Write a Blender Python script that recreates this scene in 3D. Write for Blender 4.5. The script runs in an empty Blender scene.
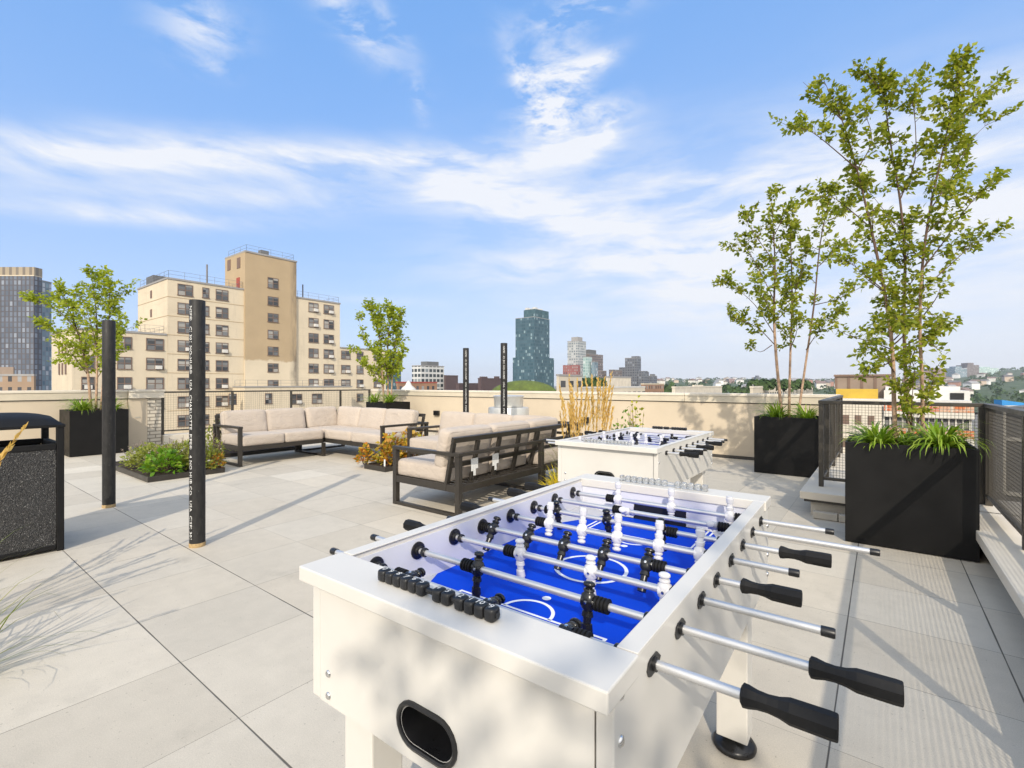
import bpy, bmesh, math, random
from mathutils import Vector, Matrix, noise as mnoise
R = math.radians
random.seed(7)
S = bpy.context.scene
COL = S.collection

# ---------------------------------------------------------------- camera, sky, sun, exposure
F, HY, EYE = 480.0, 384.0, 1.3122          # focal length in pixels, horizon row, eye height
TG = R(37.58)                              # the paving grid is turned by this from the view direction
SG, CG = math.sin(TG), math.cos(TG)
cam = bpy.data.cameras.new('camera'); camo = bpy.data.objects.new('camera', cam); COL.objects.link(camo)
camo.location = (0, 0, EYE); camo.rotation_euler = (R(90), 0, TG)
cam.sensor_width = 36.0; cam.lens = 36.0 * F / 1024.0
cam.clip_start = 0.05; cam.clip_end = 20000
S.camera = camo
SUN_EL = R(33.0)
SUN_TRAVEL = Vector((-0.523 * math.cos(SUN_EL), 0.852 * math.cos(SUN_EL), -math.sin(SUN_EL)))
sl = bpy.data.lights.new('sun', 'SUN'); so = bpy.data.objects.new('sun', sl); COL.objects.link(so)
sl.energy = 2.9; sl.angle = R(0.55); sl.color = (1.0, 0.90, 0.75)
so.rotation_euler = SUN_TRAVEL.to_track_quat('-Z', 'Y').to_euler(); so.location = (10, -20, 30)
S.view_settings.view_transform = 'Standard'; S.view_settings.look = 'None'
S.view_settings.exposure = 0.39; S.view_settings.gamma = 1.0

class NT:
    """small wrapper for building node graphs"""
    def __init__(s, tree): s.t = tree; s.n = tree.nodes; s.l = tree.links
    def put(s, node, i, v):
        if v is None: return
        if isinstance(v, bpy.types.NodeSocket): s.l.new(v, node.inputs[i])
        else: node.inputs[i].default_value = v
    def m(s, op, a, b=None, c=None, clamp=False):
        n = s.n.new('ShaderNodeMath'); n.operation = op; n.use_clamp = clamp
        s.put(n, 0, a); s.put(n, 1, b); s.put(n, 2, c); return n.outputs[0]
    def mix(s, f, a, b, mode='MIX'):
        n = s.n.new('ShaderNodeMix'); n.data_type = 'RGBA'; n.blend_type = mode
        s.put(n, 0, f)
        for i, v in ((6, a), (7, b)):
            if isinstance(v, tuple) and len(v) == 3: v = (*v, 1)
            s.put(n, i, v)
        return n.outputs[2]
    def noise(s, vec, scale, detail=3, rough=.55, dist=0, dim='3D'):
        n = s.n.new('ShaderNodeTexNoise'); n.noise_dimensions = dim
        if vec is not None: s.l.new(vec, n.inputs['Vector'])
        n.inputs['Scale'].default_value = scale; n.inputs['Detail'].default_value = detail
        n.inputs['Roughness'].default_value = rough; n.inputs['Distortion'].default_value = dist
        return n.outputs[0]
    def white(s, vec=None, w=None, dim='3D'):
        n = s.n.new('ShaderNodeTexWhiteNoise'); n.noise_dimensions = dim
        if vec is not None: s.l.new(vec, n.inputs['Vector'])
        if w is not None: s.put(n, n.inputs.find('W'), w)
        return n.outputs[0]
    def ramp(s, f, stops):
        n = s.n.new('ShaderNodeValToRGB'); s.put(n, 0, f)
        e = n.color_ramp.elements
        while len(e) < len(stops): e.new(0.5)
        for k, (p, c) in zip(e, stops):
            k.position = p; k.color = (*c, 1) if len(c) == 3 else c
        return n.outputs[0]
    def rng(s, f, a, b, c=0., d=1.):
        n = s.n.new('ShaderNodeMapRange'); s.put(n, 0, f)
        for i, v in enumerate((a, b, c, d)): n.inputs[i + 1].default_value = v
        return n.outputs[0]
    def comb(s, x, y, z):
        n = s.n.new('ShaderNodeCombineXYZ'); s.put(n, 0, x); s.put(n, 1, y); s.put(n, 2, z); return n.outputs[0]
    def sep(s, v):
        n = s.n.new('ShaderNodeSeparateXYZ'); s.l.new(v, n.inputs[0]); return n.outputs
    def coord(s, k='Object'):
        return s.n.new('ShaderNodeTexCoord').outputs[k]
    def mapping(s, v, scale=(1, 1, 1), loc=(0, 0, 0), rot=(0, 0, 0)):
        n = s.n.new('ShaderNodeMapping'); s.l.new(v, n.inputs[0])
        n.inputs['Scale'].default_value = scale; n.inputs['Location'].default_value = loc; n.inputs['Rotation'].default_value = rot
        return n.outputs[0]
    def bump(s, h, strength=.3, dist=.01):
        n = s.n.new('ShaderNodeBump'); s.l.new(h, n.inputs['Height'])
        n.inputs['Strength'].default_value = strength; n.inputs['Distance'].default_value = dist
        return n.outputs[0]

W = bpy.data.worlds.new('World'); S.world = W; W.use_nodes = True
def make_world():
    nt = NT(W.node_tree); nt.n.clear()
    out = nt.n.new('ShaderNodeOutputWorld'); bg = nt.n.new('ShaderNodeBackground')
    nt.l.new(bg.outputs[0], out.inputs[0])
    sky = nt.n.new('ShaderNodeTexSky'); sky.sky_type = 'NISHITA'; sky.sun_disc = False
    sky.sun_elevation = SUN_EL; sky.sun_rotation = math.atan2(0.523, -0.852)
    sky.air_density = 1.0; sky.dust_density = 0.6; sky.ozone_density = 1.6; sky.altitude = 60
    d = nt.coord('Generated')
    # turn to bearings measured from the long axis of the roof, elevation in degrees
    x, y, z = nt.sep(d)
    xc = nt.m('ADD', nt.m('MULTIPLY', x, CG), nt.m('MULTIPLY', y, SG))
    yc = nt.m('SUBTRACT', nt.m('MULTIPLY', y, CG), nt.m('MULTIPLY', x, SG))
    az = nt.m('DEGREES', nt.m('ARCTAN2', xc, yc))
    el = nt.m('DEGREES', nt.m('ARCSINE', z))
    aev = nt.comb(az, el, 0.0)
    # wind-drawn cirrus texture
    warp = nt.noise(nt.mapping(aev, (.05, .05, 1)), 1.0, 3, .5)
    w2 = nt.m('MULTIPLY', nt.m('SUBTRACT', warp, .5), 14.0)
    st = nt.comb(nt.m('ADD', nt.m('MULTIPLY', az, .045), nt.m('MULTIPLY', w2, .012)), nt.m('ADD', nt.m('MULTIPLY', el, .20), nt.m('MULTIPLY', w2, .06)), 0.0)
    streak = nt.noise(st, 1.6, 7, .60, .25)
    puff = nt.noise(nt.mapping(aev, (.13, .34, 1), rot=(0, 0, R(-28))), 1.0, 8, .62, .35)
    tot = None
    def blob(a0, e0, ra, re, th, wt):
        c, s_ = math.cos(R(th)), math.sin(R(th))
        da = nt.m('SUBTRACT', az, a0); de = nt.m('SUBTRACT', el, e0)
        u = nt.m('DIVIDE', nt.m('ADD', nt.m('MULTIPLY', da, c), nt.m('MULTIPLY', de, s_)), ra)
        v = nt.m('DIVIDE', nt.m('SUBTRACT', nt.m('MULTIPLY', de, c), nt.m('MULTIPLY', da, s_)), re)
        q = nt.m('ADD', nt.m('MULTIPLY', u, u), nt.m('MULTIPLY', v, v))
        return nt.m('MULTIPLY', nt.m('EXPONENT', nt.m('MULTIPLY', q, -1.0)), wt)
    def acc(lst):
        t = None
        for b in lst:
            q = blob(*b); t = q if t is None else nt.m('ADD', t, q)
        return t
    flat = acc([(-41, 20.0, 11, 1.7, 14, 1.05), (-24, 23.0, 12, 1.7, 8, 1.05), (-7, 24.9, 10, 1.6, 6, 1.0), (8, 26.4, 6, 1.7, 12, .95),
                (-30, 18.6, 20, 1.8, 8, .6), (-5, 21.2, 9, 2.4, -6, .85), (5, 19.4, 9, 2.6, -18, .75), (-38, 15.3, 11, .8, 6, .8),
                (22, 14.2, 22, 1.3, 2, .6), (32, 12.0, 28, 9.0, 0, 1.15), (20, 20, 18, 4.0, -10, .55), (40, 22, 20, 4, -4, .45), (4, 14.5, 12, 2.5, 0, .35), (-16, 9.5, 8, .5, 0, .25)])
    fluffy = acc([(5, 31.5, 4.2, 3.4, 50, 1.0), (2.0, 31.5, 4, 1.2, -55, .8), (9, 33.0, 3.2, .9, 18, .9), (7.5, 28.8, 5, 1.3, 5, .9), (10.5, 27.0, 3, 1.0, 35, .8),
                  (-10.8, 30.2, .8, 2.0, 15, .55), (-33, 31.9, 3.5, 2.0, 10, .55), (-32, 29.3, 2.2, .9, 10, .35), (-19, 36, 6.5, 1.6, -30, .55), (8, 37.5, 7, 1.2, 6, .55),
                  (-14, 36.0, 3, 1.0, -35, .4)])
    other = nt.m('MULTIPLY', nt.rng(nt.m('ABSOLUTE', az), 58., 100.), 1.0)  # added cloud cover outside the view, part of the fill light
    a1 = nt.m('MULTIPLY', nt.m('ADD', flat, other), nt.rng(streak, .36, .64, .22, 1.30))
    a2 = nt.m('MULTIPLY', fluffy, nt.rng(puff, .43, .61, 0., 1.35))
    al = nt.m('ADD', nt.m('MULTIPLY', a1, .95), a2, clamp=True)
    # pale veil low over the horizon
    veil = nt.m('MULTIPLY', nt.m('EXPONENT', nt.m('DIVIDE', nt.m('MULTIPLY', nt.m('MAXIMUM', el, 0.), -1.), 15.0)), .92)
    side = nt.rng(az, -20., 35., .74, 1.12)
    skycol = nt.mix(.76, nt.mix(1.0, sky.outputs[0], (.90, 1.10, 1.30, 1), 'MULTIPLY'), (.82, 2.20, 4.85, 1))
    c1 = nt.mix(nt.m('MULTIPLY', veil, side, clamp=True), skycol, (4.6, 4.7, 5.0, 1))
    rear_fill = nt.rng(nt.m('ABSOLUTE', az), 65., 130.)  # unseen clouds behind the view, brightened and warmed as added fill light
    ccol = nt.mix(rear_fill, (4.75, 4.85, 5.1, 1), (11.0, 10.4, 9.3, 1))
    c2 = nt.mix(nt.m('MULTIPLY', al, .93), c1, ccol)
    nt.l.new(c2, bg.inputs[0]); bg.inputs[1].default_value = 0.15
make_world()

# ---------------------------------------------------------------- helpers
def Wd(X, Y, z=0.0):
    """right / ahead of the camera -> world (x along the paving's cross joints, y along its long joints)"""
    return Vector((CG * X - SG * Y, SG * X + CG * Y, z))
def At(px, py, Y):
    """a point sighted at pixel (px, py), Y metres ahead"""
    return Wd((px - 512) / F * Y, Y, EYE - (py - HY) / F * Y)
def tag(o, label=None, cat=None, group=None, kind=None):
    if label: o['label'] = label
    if cat: o['category'] = cat
    if group: o['group'] = group
    if kind: o['kind'] = kind
    return o
def empty(name, loc=(0, 0, 0), rz=0.0, **k):
    o = bpy.data.objects.new(name, None); COL.objects.link(o)
    o.location = loc; o.rotation_euler = (0, 0, rz); o.empty_display_size = .1
    return tag(o, **k)
def kids(o): return [c for c in bpy.data.objects if c.parent == o]
def copy_tree(o, parent=None, kmap=None):
    if kmap is None:
        kmap = {}
        for c in bpy.data.objects:
            if c.parent: kmap.setdefault(c.parent.name, []).append(c)
    c = o.copy(); COL.objects.link(c)
    if parent: c.parent = parent
    for ch in kmap.get(o.name, []): copy_tree(ch, c, kmap)
    return c
def linked(name, me, parent, loc=(0, 0, 0), rot=(0, 0, 0), bevel=0):
    o = bpy.data.objects.new(name, me); COL.objects.link(o); o.parent = parent
    o.location = loc; o.rotation_euler = rot
    if bevel: add_bevel(o, bevel)
    return o
def add_bevel(o, w, seg=2):
    b = o.modifiers.new('bevel', 'BEVEL'); b.width = w; b.segments = seg; b.limit_method = 'ANGLE'; b.angle_limit = R(40)
    b.harden_normals = False

class MB:
    def __init__(s): s.v = []; s.f = []; s.mi = []; s.sm = []
    def add(s, vs, fs, mi=0, smooth=False):
        o = len(s.v); s.v.extend([tuple(v) for v in vs])
        for f in fs: s.f.append([o + i for i in f]); s.mi.append(mi); s.sm.append(smooth)
    def box(s, a, b, mi=0):
        (x0, y0, z0), (x1, y1, z1) = a, b
        s.add([(x0, y0, z0), (x1, y0, z0), (x1, y1, z0), (x0, y1, z0), (x0, y0, z1), (x1, y0, z1), (x1, y1, z1), (x0, y1, z1)],
              [(0, 3, 2, 1), (4, 5, 6, 7), (0, 1, 5, 4), (1, 2, 6, 5), (2, 3, 7, 6), (3, 0, 4, 7)], mi)
    def bar(s, p, q, w, h, up=(0, 0, 1), mi=0):
        """rectangular bar from p to q"""
        p, q = Vector(p), Vector(q); d = (q - p).normalized(); up = Vector(up)
        sd = d.cross(up)
        if sd.length < 1e-4: sd = d.cross(Vector((1, 0, 0)))
        sd.normalize(); u = sd.cross(d); vs = []
        for e in (p, q):
            for a, b in ((-1, -1), (1, -1), (1, 1), (-1, 1)): vs.append(e + sd * a * w / 2 + u * b * h / 2)
        s.add(vs, [(0, 1, 2, 3), (7, 6, 5, 4), (0, 4, 5, 1), (1, 5, 6, 2), (2, 6, 7, 3), (3, 7, 4, 0)], mi)
    def tube(s, pts, rad, n=8, mi=0, cap=True, smooth=True):
        pts = [Vector(p) for p in pts]
        if not isinstance(rad, (list, tuple)): rad = [rad] * len(pts)
        vs = []; prev = None
        for i, p in enumerate(pts):
            d = (pts[min(i + 1, len(pts) - 1)] - pts[max(i - 1, 0)]).normalized()
            if prev is None:
                a = d.orthogonal().normalized()
            else:
                a = prev - d * prev.dot(d)
                a = a.normalized() if a.length > 1e-5 else d.orthogonal().normalized()
            prev = a; b = d.cross(a)
            for k in range(n):
                t = 2 * math.pi * k / n; vs.append(p + (a * math.cos(t) + b * math.sin(t)) * rad[i])
        fs = []
        for i in range(len(pts) - 1):
            for k in range(n):
                fs.append((i * n + k, i * n + (k + 1) % n, (i + 1) * n + (k + 1) % n, (i + 1) * n + k))
        s.add(vs, fs, mi, smooth)
        if cap:
            o = len(s.v) - len(vs)
            s.f.append([o + k for k in range(n)][::-1]); s.mi.append(mi); s.sm.append(False)
            s.f.append([o + (len(pts) - 1) * n + k for k in range(n)]); s.mi.append(mi); s.sm.append(False)
    def lathe(s, prof, n=16, M=None, mi=0, smooth=True):
        """profile of (z, r) turned about z, M moves it"""
        M = M or Matrix(); vs = []
        for z, r in prof:
            for k in range(n):
                t = 2 * math.pi * k / n; vs.append(M @ Vector((r * math.cos(t), r * math.sin(t), z)))
        fs = [(i * n + k, i * n + (k + 1) % n, (i + 1) * n + (k + 1) % n, (i + 1) * n + k) for i in range(len(prof) - 1) for k in range(n)]
        o = len(s.v); s.add(vs, fs, mi, smooth)
        if prof[0][1] > 1e-5: s.f.append([o + k for k in range(n)][::-1]); s.mi.append(mi); s.sm.append(False)
        if prof[-1][1] > 1e-5: s.f.append([o + (len(prof) - 1) * n + k for k in range(n)]); s.mi.append(mi); s.sm.append(False)
    def prism(s, poly, z0, z1, M=None, mi=0):
        M = M or Matrix(); n = len(poly)
        vs = [M @ Vector((x, y, z0)) for x, y in poly] + [M @ Vector((x, y, z1)) for x, y in poly]
        s.add(vs, [tuple(range(n))[::-1], tuple(range(n, 2 * n))] + [(i, (i + 1) % n, n + (i + 1) % n, n + i) for i in range(n)], mi)
    def cushion(s, c, h, r, puff=.02, M=None, n=10, mi=0, seed=0):
        """soft rounded box, centre c, half sizes h"""
        M = M or Matrix(); c = Vector(c); idx = {}; vs = []; fs = []
        def vert(p):
            k = tuple(round(a, 5) for a in p)
            if k in idx: return idx[k]
            q = Vector([p[i] * h[i] for i in range(3)])
            inn = Vector([max(-(h[i] - r), min(h[i] - r, q[i])) for i in range(3)])
            d = q - inn
            q = inn + (d.normalized() * r if d.length > 1e-6 else d)
            f = [max(0, 1 - p[i] ** 2) for i in range(3)]
            for i in range(3):
                j, l = (i + 1) % 3, (i + 2) % 3
                if abs(p[i]) > .999: q[i] += math.copysign(puff * (f[j] * f[l]) ** .6, p[i])
            w = mnoise.noise(Vector((q.x * 5 + seed * 7, q.y * 5, q.z * 5))) * puff * .25
            q += Vector((w, w, w)); idx[k] = len(vs); vs.append(M @ (c + q)); return idx[k]
        def warp(t):  # denser near the edges
            return math.copysign(1 - (1 - abs(t)) ** 1.7, t)
        g = [warp(-1 + 2 * i / n) for i in range(n + 1)]
        for ax in range(3):
            for sg in (-1, 1):
                for i in range(n):
                    for j in range(n):
                        q = []
                        for a, b in ((i, j), (i + 1, j), (i + 1, j + 1), (i, j + 1)):
                            p = [0, 0, 0]; p[ax] = sg; p[(ax + 1) % 3] = g[a]; p[(ax + 2) % 3] = g[b]; q.append(vert(p))
                        fs.append(q if sg > 0 else q[::-1])
        s.add(vs, fs, mi, True)
    def leaf(s, p, d, nrm, L, w, mi=0):
        d = d.normalized(); sd = d.cross(nrm)
        if sd.length < 1e-4: sd = d.orthogonal()
        sd.normalize(); nn = sd.cross(d)
        s.add([p, p + d * L * .42 + sd * w * .5 + nn * w * .12, p + d * L - nn * L * .08, p + d * L * .42 - sd * w * .5 + nn * w * .12, p + d * L * .45],
              [(0, 1, 4), (1, 2, 4), (0, 4, 3), (4, 2, 3)], mi)
    def blade(s, p, d, L, w, droop, mi=0, n=5):
        """arching grass blade: starts along d, bends down by droop"""
        p = Vector(p); d = Vector(d).normalized(); hz = Vector((d.x, d.y, 0))
        hz = hz.normalized() if hz.length > 1e-4 else Vector((1, 0, 0))
        sd = hz.cross(Vector((0, 0, 1))); vs = []; q = p.copy(); e = math.asin(max(-1, min(1, d.z)))
        for i in range(n + 1):
            t = i / n; ww = w * (.55 + .9 * t if t < .35 else max(.02, (1 - t) ** .7 * 1.15))
            vs += [q - sd * ww / 2, q + sd * ww / 2 + Vector((0, 0, ww * .15))]
            ee = e - droop * t * t
            q = q + (hz * math.cos(ee) + Vector((0, 0, 1)) * math.sin(ee)) * (L / n)
        s.add(vs, [(2 * i, 2 * i + 1, 2 * i + 3, 2 * i + 2) for i in range(n)], mi, True)
    def mesh(s, name, mats):
        me = bpy.data.meshes.new(name); me.from_pydata(s.v, [], s.f)
        for m in (mats if isinstance(mats, (list, tuple)) else [mats]): me.materials.append(m)
        me.polygons.foreach_set('material_index', s.mi); me.polygons.foreach_set('use_smooth', s.sm)
        if any(s.sm) and len(s.f) < 6000: me.update(); me.set_sharp_from_angle(angle=R(46))
        me.update(); return me
    def build(s, name, mats, parent=None, bevel=0, loc=(0, 0, 0), rz=0, seg=2):
        o = bpy.data.objects.new(name, s.mesh(name, mats)); COL.objects.link(o)
        if parent: o.parent = parent
        o.location = loc; o.rotation_euler = (0, 0, rz)
        if bevel: add_bevel(o, bevel, seg)
        return o

# ---------------------------------------------------------------- materials
def newmat(name):
    m = bpy.data.materials.new(name); m.use_nodes = True
    nt = NT(m.node_tree); b = nt.n['Principled BSDF']; return m, nt, b
def pmat(name, col, rough=.5, metal=0., var=.12, vs=6., bump=0., bs=80., spec=.5, detail=4, coat=0.):
    m, nt, b = newmat(name)
    co = nt.coord()
    n = nt.noise(co, vs, detail, .6)
    k = nt.rng(n, .3, .7, 1 - var, 1 + var)
    nt.l.new(nt.mix(1.0, col, nt.comb(k, k, k), 'MULTIPLY'), b.inputs['Base Color'])
    b.inputs['Metallic'].default_value = metal; b.inputs['Specular IOR Level'].default_value = spec
    nt.l.new(nt.rng(n, .3, .7, max(.02, rough - .07), rough + .07), b.inputs['Roughness'])
    if coat: b.inputs['Coat Weight'].default_value = coat; b.inputs['Coat Roughness'].default_value = .15
    if bump:
        h = nt.noise(co, bs, 3, .6); nt.l.new(nt.bump(h, bump, .005), b.inputs['Normal'])
    return m
def leafmat(name, cols, trans=.35, rough=.5):
    m, nt, b = newmat(name)
    g = nt.n.new('ShaderNodeNewGeometry').outputs['Random Per Island']
    c = nt.ramp(g, [(i / (len(cols) - 1), k) for i, k in enumerate(cols)])
    nt.l.new(c, b.inputs['Base Color']); b.inputs['Roughness'].default_value = rough; b.inputs['Specular IOR Level'].default_value = .35
    tr = nt.n.new('ShaderNodeBsdfTranslucent'); nt.l.new(nt.mix(1.0, c, (1.25, 1.2, .6, 1), 'MULTIPLY'), tr.inputs[0])
    mx = nt.n.new('ShaderNodeMixShader'); mx.inputs[0].default_value = trans
    nt.l.new(b.outputs[0], mx.inputs[1]); nt.l.new(tr.outputs[0], mx.inputs[2])
    nt.l.new(mx.outputs[0], nt.n['Material Output'].inputs[0]); return m

U0, V0, PIT = .84, -2.0, .617
def deck_material():
    m, nt, b = newmat('pavers')
    co = nt.coord(); x, y, z = nt.sep(co)
    def grid(c, o):
        f = nt.m('DIVIDE', nt.m('SUBTRACT', c, o), PIT)
        line = nt.m('FLOOR', nt.m('ADD', f, .5)); cell = nt.m('FLOOR', f)
        d = nt.m('MULTIPLY', nt.m('ABSOLUTE', nt.m('SUBTRACT', f, line)), PIT)
        return line, cell, d
    lx, cx, dx = grid(x, V0); ly, cy, dy = grid(y, U0)
    def joint(line, d, strong, seed, other):
        w = nt.rng(nt.white(w=nt.m('ADD', line, seed), dim='1D'), 0, 1, .0009, .0021)
        for k in strong:
            w = nt.m('MAXIMUM', w, nt.m('MULTIPLY', nt.m('COMPARE', line, float(k), .1), .0036))
        wob = nt.rng(nt.noise(nt.comb(other, line, 3.0), 2.2, 2), .3, .7, .6, 1.3)
        w = nt.m('MULTIPLY', w, wob)
        return nt.m('SUBTRACT', 1.0, nt.m('DIVIDE', nt.m('SUBTRACT', d, nt.m('MULTIPLY', w, .6)), nt.m('MULTIPLY', w, .6), None, True), clamp=True)
    # 'DIVIDE' clamps to 0..1, so joint is 1 inside the gap and falls to 0
    j = nt.m('MAXIMUM', joint(lx, dx, (3, 4), 11.3, y), joint(ly, dy, (0, 1), 5.7, x))
    rnd = nt.white(nt.comb(cx, cy, 0.5))
    rnd2 = nt.white(nt.comb(cx, cy, 9.5))
    tile = nt.rng(rnd, 0, 1, .90, 1.035)
    tile = nt.m('ADD', tile, nt.m('MULTIPLY', nt.m('GREATER_THAN', rnd2, .94), .09))
    big = nt.rng(nt.noise(co, .7, 4, .6), .3, .7, .93, 1.06)
    mid = nt.rng(nt.noise(co, 9., 5, .65), .3, .7, .955, 1.045)
    fine = nt.rng(nt.noise(co, 230., 3, .7), .33, .67, .88, 1.09)
    speck = nt.m('SUBTRACT', 1.0, nt.m('MULTIPLY', nt.m('GREATER_THAN', nt.noise(co, 70., 2, .5), .71), .30))
    stain = nt.m('MULTIPLY', nt.rng(nt.noise(co, 2.6, 6, .7), .58, .74, 1.0, .86), nt.rng(nt.noise(nt.mapping(co, (1, 1, 1), (7, 3, 0)), 1.1, 7, .72), .56, .70, 1.0, .91))
    k = tile
    for q in (big, mid, fine, speck, stain): k = nt.m('MULTIPLY', k, q)
    base = nt.mix(nt.rng(rnd2, 0, 1, 0, 1), (.545, .49, .40, 1), (.54, .495, .415, 1))
    col = nt.mix(1.0, base, nt.comb(k, k, k), 'MULTIPLY')
    dk = nt.m('MULTIPLY', j, .85)
    nt.l.new(nt.mix(dk, col, (.05, .045, .04, 1)), b.inputs['Base Color'])
    b.inputs['Roughness'].default_value = .8; b.inputs['Specular IOR Level'].default_value = .3
    h = nt.m('SUBTRACT', nt.m('MULTIPLY', nt.noise(co, 180., 3, .6), .12), j)
    nt.l.new(nt.bump(h, .35, .004), b.inputs['Normal'])
    return m

def pipe_mat():
    m, nt, b = newmat('pipe_black'); co = nt.coord()
    n = nt.noise(nt.mapping(co, (1, 1, .35)), 38, 7, .7)
    sc = nt.m('MULTIPLY', nt.m('GREATER_THAN', nt.noise(nt.mapping(co, (1, 1, .5)), 60, 3, .6), .70), .5)
    c = nt.mix(nt.rng(n, .35, .75), (.008, .0078, .0078, 1), (.034, .032, .031, 1))
    nt.l.new(nt.mix(sc, c, (.13, .125, .12, 1)), b.inputs['Base Color']); nt.l.new(nt.rng(n, .3, .7, .45, .75), b.inputs['Roughness'])
    b.inputs['Specular IOR Level'].default_value = .35; nt.l.new(nt.bump(n, .35, .004), b.inputs['Normal']); return m
MT = {}
def mats():
    MT['deck'] = deck_material()
    MT['stucco'] = pmat('stucco', (.56, .475, .36), .85, var=.06, vs=1.3, bump=.25, bs=140)
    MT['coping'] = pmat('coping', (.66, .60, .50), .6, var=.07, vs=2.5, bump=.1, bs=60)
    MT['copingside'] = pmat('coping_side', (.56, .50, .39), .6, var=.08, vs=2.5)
    MT['flash'] = pmat('flashing', (.05, .045, .04), .5)
    MT['conc'] = pmat('concrete', (.50, .46, .39), .85, var=.16, vs=3, bump=.3, bs=90)
    MT['planter'] = pmat('planter_steel', (.0085, .0083, .0083), .5, var=.2, vs=5, bump=.04, bs=25, spec=.2)
    MT['soil'] = pmat('soil', (.035, .022, .015), .95, var=.4, vs=40, bump=1., bs=60)
    MT['rail'] = pmat('rail_bronze', (.060, .053, .043), .42, .3, var=.15, vs=8)
    MT['mesh'] = pmat('mesh_wire', (.060, .053, .043), .5, .2, var=.1)
    MT['sofa'] = pmat('sofa_frame', (.040, .035, .030), .40, .2, var=.1, vs=6)
    MT['bin'] = pmat('bin_plastic', (.011, .011, .0115), .6, spec=.18, var=.2, vs=9, bump=.08, bs=200)
    MT['pipe'] = pipe_mat()
    MT['print'] = pmat('white_print', (.72, .72, .70), .6, var=.25, vs=120)
    MT['rustring'] = pmat('pipe_sleeve', (.36, .25, .12), .8, var=.35, vs=40)
    MT['white'] = pmat('white_laminate', (.60, .58, .54), .36, var=.035, vs=4, bump=.015, bs=300, spec=.22)
    MT['whiteedge'] = pmat('white_edge', (.60, .585, .555), .4, var=.03)
    MT['wall_in'] = pmat('table_inside', (.62, .63, .68), .35, var=.03)
    MT['blue'] = pmat('playfield_blue', (.0015, .052, .56), .65, var=.04, vs=5, spec=.08)
    MT['line'] = pmat('field_line', (.80, .82, .86), .4, var=.03)
    MT['steel'] = pmat('rod_steel', (.60, .60, .60), .36, .65, var=.015, vs=3)
    MT['galv'] = pmat('galvanized_metal', (.55, .55, .53), .45, .45, var=.10, vs=5)
    MT['black'] = pmat('black_plastic', (.010, .010, .011), .32, var=.15, vs=30)
    MT['rubber'] = pmat('black_rubber', (.0075, .0075, .008), .6, spec=.25, var=.2, vs=30, bump=.05, bs=200)
    MT['bkman'] = pmat('black_player', (.009, .009, .010), .25, var=.1)
    MT['whman'] = pmat('white_player', (.62, .62, .63), .25, var=.03)
    MT['clear'] = pmat('clear_bead', (.75, .76, .76), .12, var=.03)
    MT['clear'].node_tree.nodes['Principled BSDF'].inputs['Transmission Weight'].default_value = .75
    MT['hole'] = pmat('recess', (.006, .006, .007), .5)
    MT['chrome'] = pmat('chrome', (.7, .7, .7), .18, 1., var=.05)
    MT['bark'] = pmat('birch_bark', (.36, .24, .16), .85, var=.4, vs=22, bump=.5, bs=50)
    MT['twig'] = pmat('twig', (.11, .065, .045), .8, var=.3, vs=30)
    MT['leaf_dark'] = leafmat('birch_leaf', [(.12, .165, .013), (.21, .265, .02), (.30, .345, .03), (.40, .40, .055), (.17, .225, .02)], .5)
    MT['leaf_light'] = leafmat('birch_leaf_bright', [(.19, .25, .016), (.28, .35, .025), (.36, .42, .035), (.43, .47, .055), (.22, .29, .02)], .48)
    MT['strap'] = leafmat('strap_leaf', [(.10, .19, .015), (.17, .30, .02), (.26, .40, .035), (.37, .47, .08), (.13, .24, .02)], .36, .4)
    MT['yellowgrass'] = leafmat('yellow_grass', [(.55, .44, .02), (.68, .54, .02), (.74, .60, .05), (.50, .45, .03)], .4)
    MT['straw'] = leafmat('straw', [(.52, .34, .09), (.64, .44, .14), (.72, .53, .22), (.58, .37, .10)], .4)
    MT['greengrass'] = leafmat('green_grass', [(.12, .17, .03), (.20, .24, .05), (.28, .28, .08), (.10, .14, .03)], .3)
    MT['lav'] = leafmat('catmint_leaf', [(.18, .23, .03), (.27, .31, .05), (.34, .35, .09), (.15, .21, .03)], .4)
    MT['lavfl'] = leafmat('catmint_flower', [(.30, .24, .26), (.42, .33, .30), (.46, .38, .30), (.24, .18, .22)], .3)
    MT['lush'] = leafmat('lush_leaf', [(.08, .20, .012), (.13, .28, .018), (.19, .34, .03), (.26, .38, .03)], .4)
    MT['yelleaf'] = leafmat('yellow_leaf', [(.34, .36, .02), (.46, .42, .03), (.26, .32, .02)], .4)
    MT['coleus'] = leafmat('orange_leaf', [(.50, .16, .02), (.62, .27, .03), (.40, .33, .03), (.22, .27, .03), (.55, .34, .05), (.34, .09, .02)], .35)
    MT['treefar'] = leafmat('far_foliage', [(.025, .055, .015), (.045, .085, .022), (.06, .10, .03), (.035, .065, .02)], .1, .8)
    # cushions: woven cloth
    m, nt, b = newmat('cushion_cloth'); co = nt.coord()
    wv = nt.m('MULTIPLY', nt.noise(nt.mapping(co, (1, 1, 12)), 90, 2), 1.0)
    k = nt.m('MULTIPLY', nt.rng(nt.noise(co, 3.5, 4), .3, .7, .93, 1.05), nt.rng(wv, .3, .7, .94, 1.05))
    nt.l.new(nt.mix(1., (.455, .39, .328, 1), nt.comb(k, k, k), 'MULTIPLY'), b.inputs['Base Color'])
    b.inputs['Roughness'].default_value = .9; b.inputs['Sheen Weight'].default_value = .15
    h = nt.m('ADD', nt.m('MULTIPLY', nt.noise(nt.mapping(co, (1, 1, 1.6)), 4.5, 5, .62, .8), 1.0), nt.m('MULTIPLY', nt.noise(co, 420., 1), .05))
    nt.l.new(nt.bump(h, .55, .04), b.inputs['Normal']); MT['cloth'] = m
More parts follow.
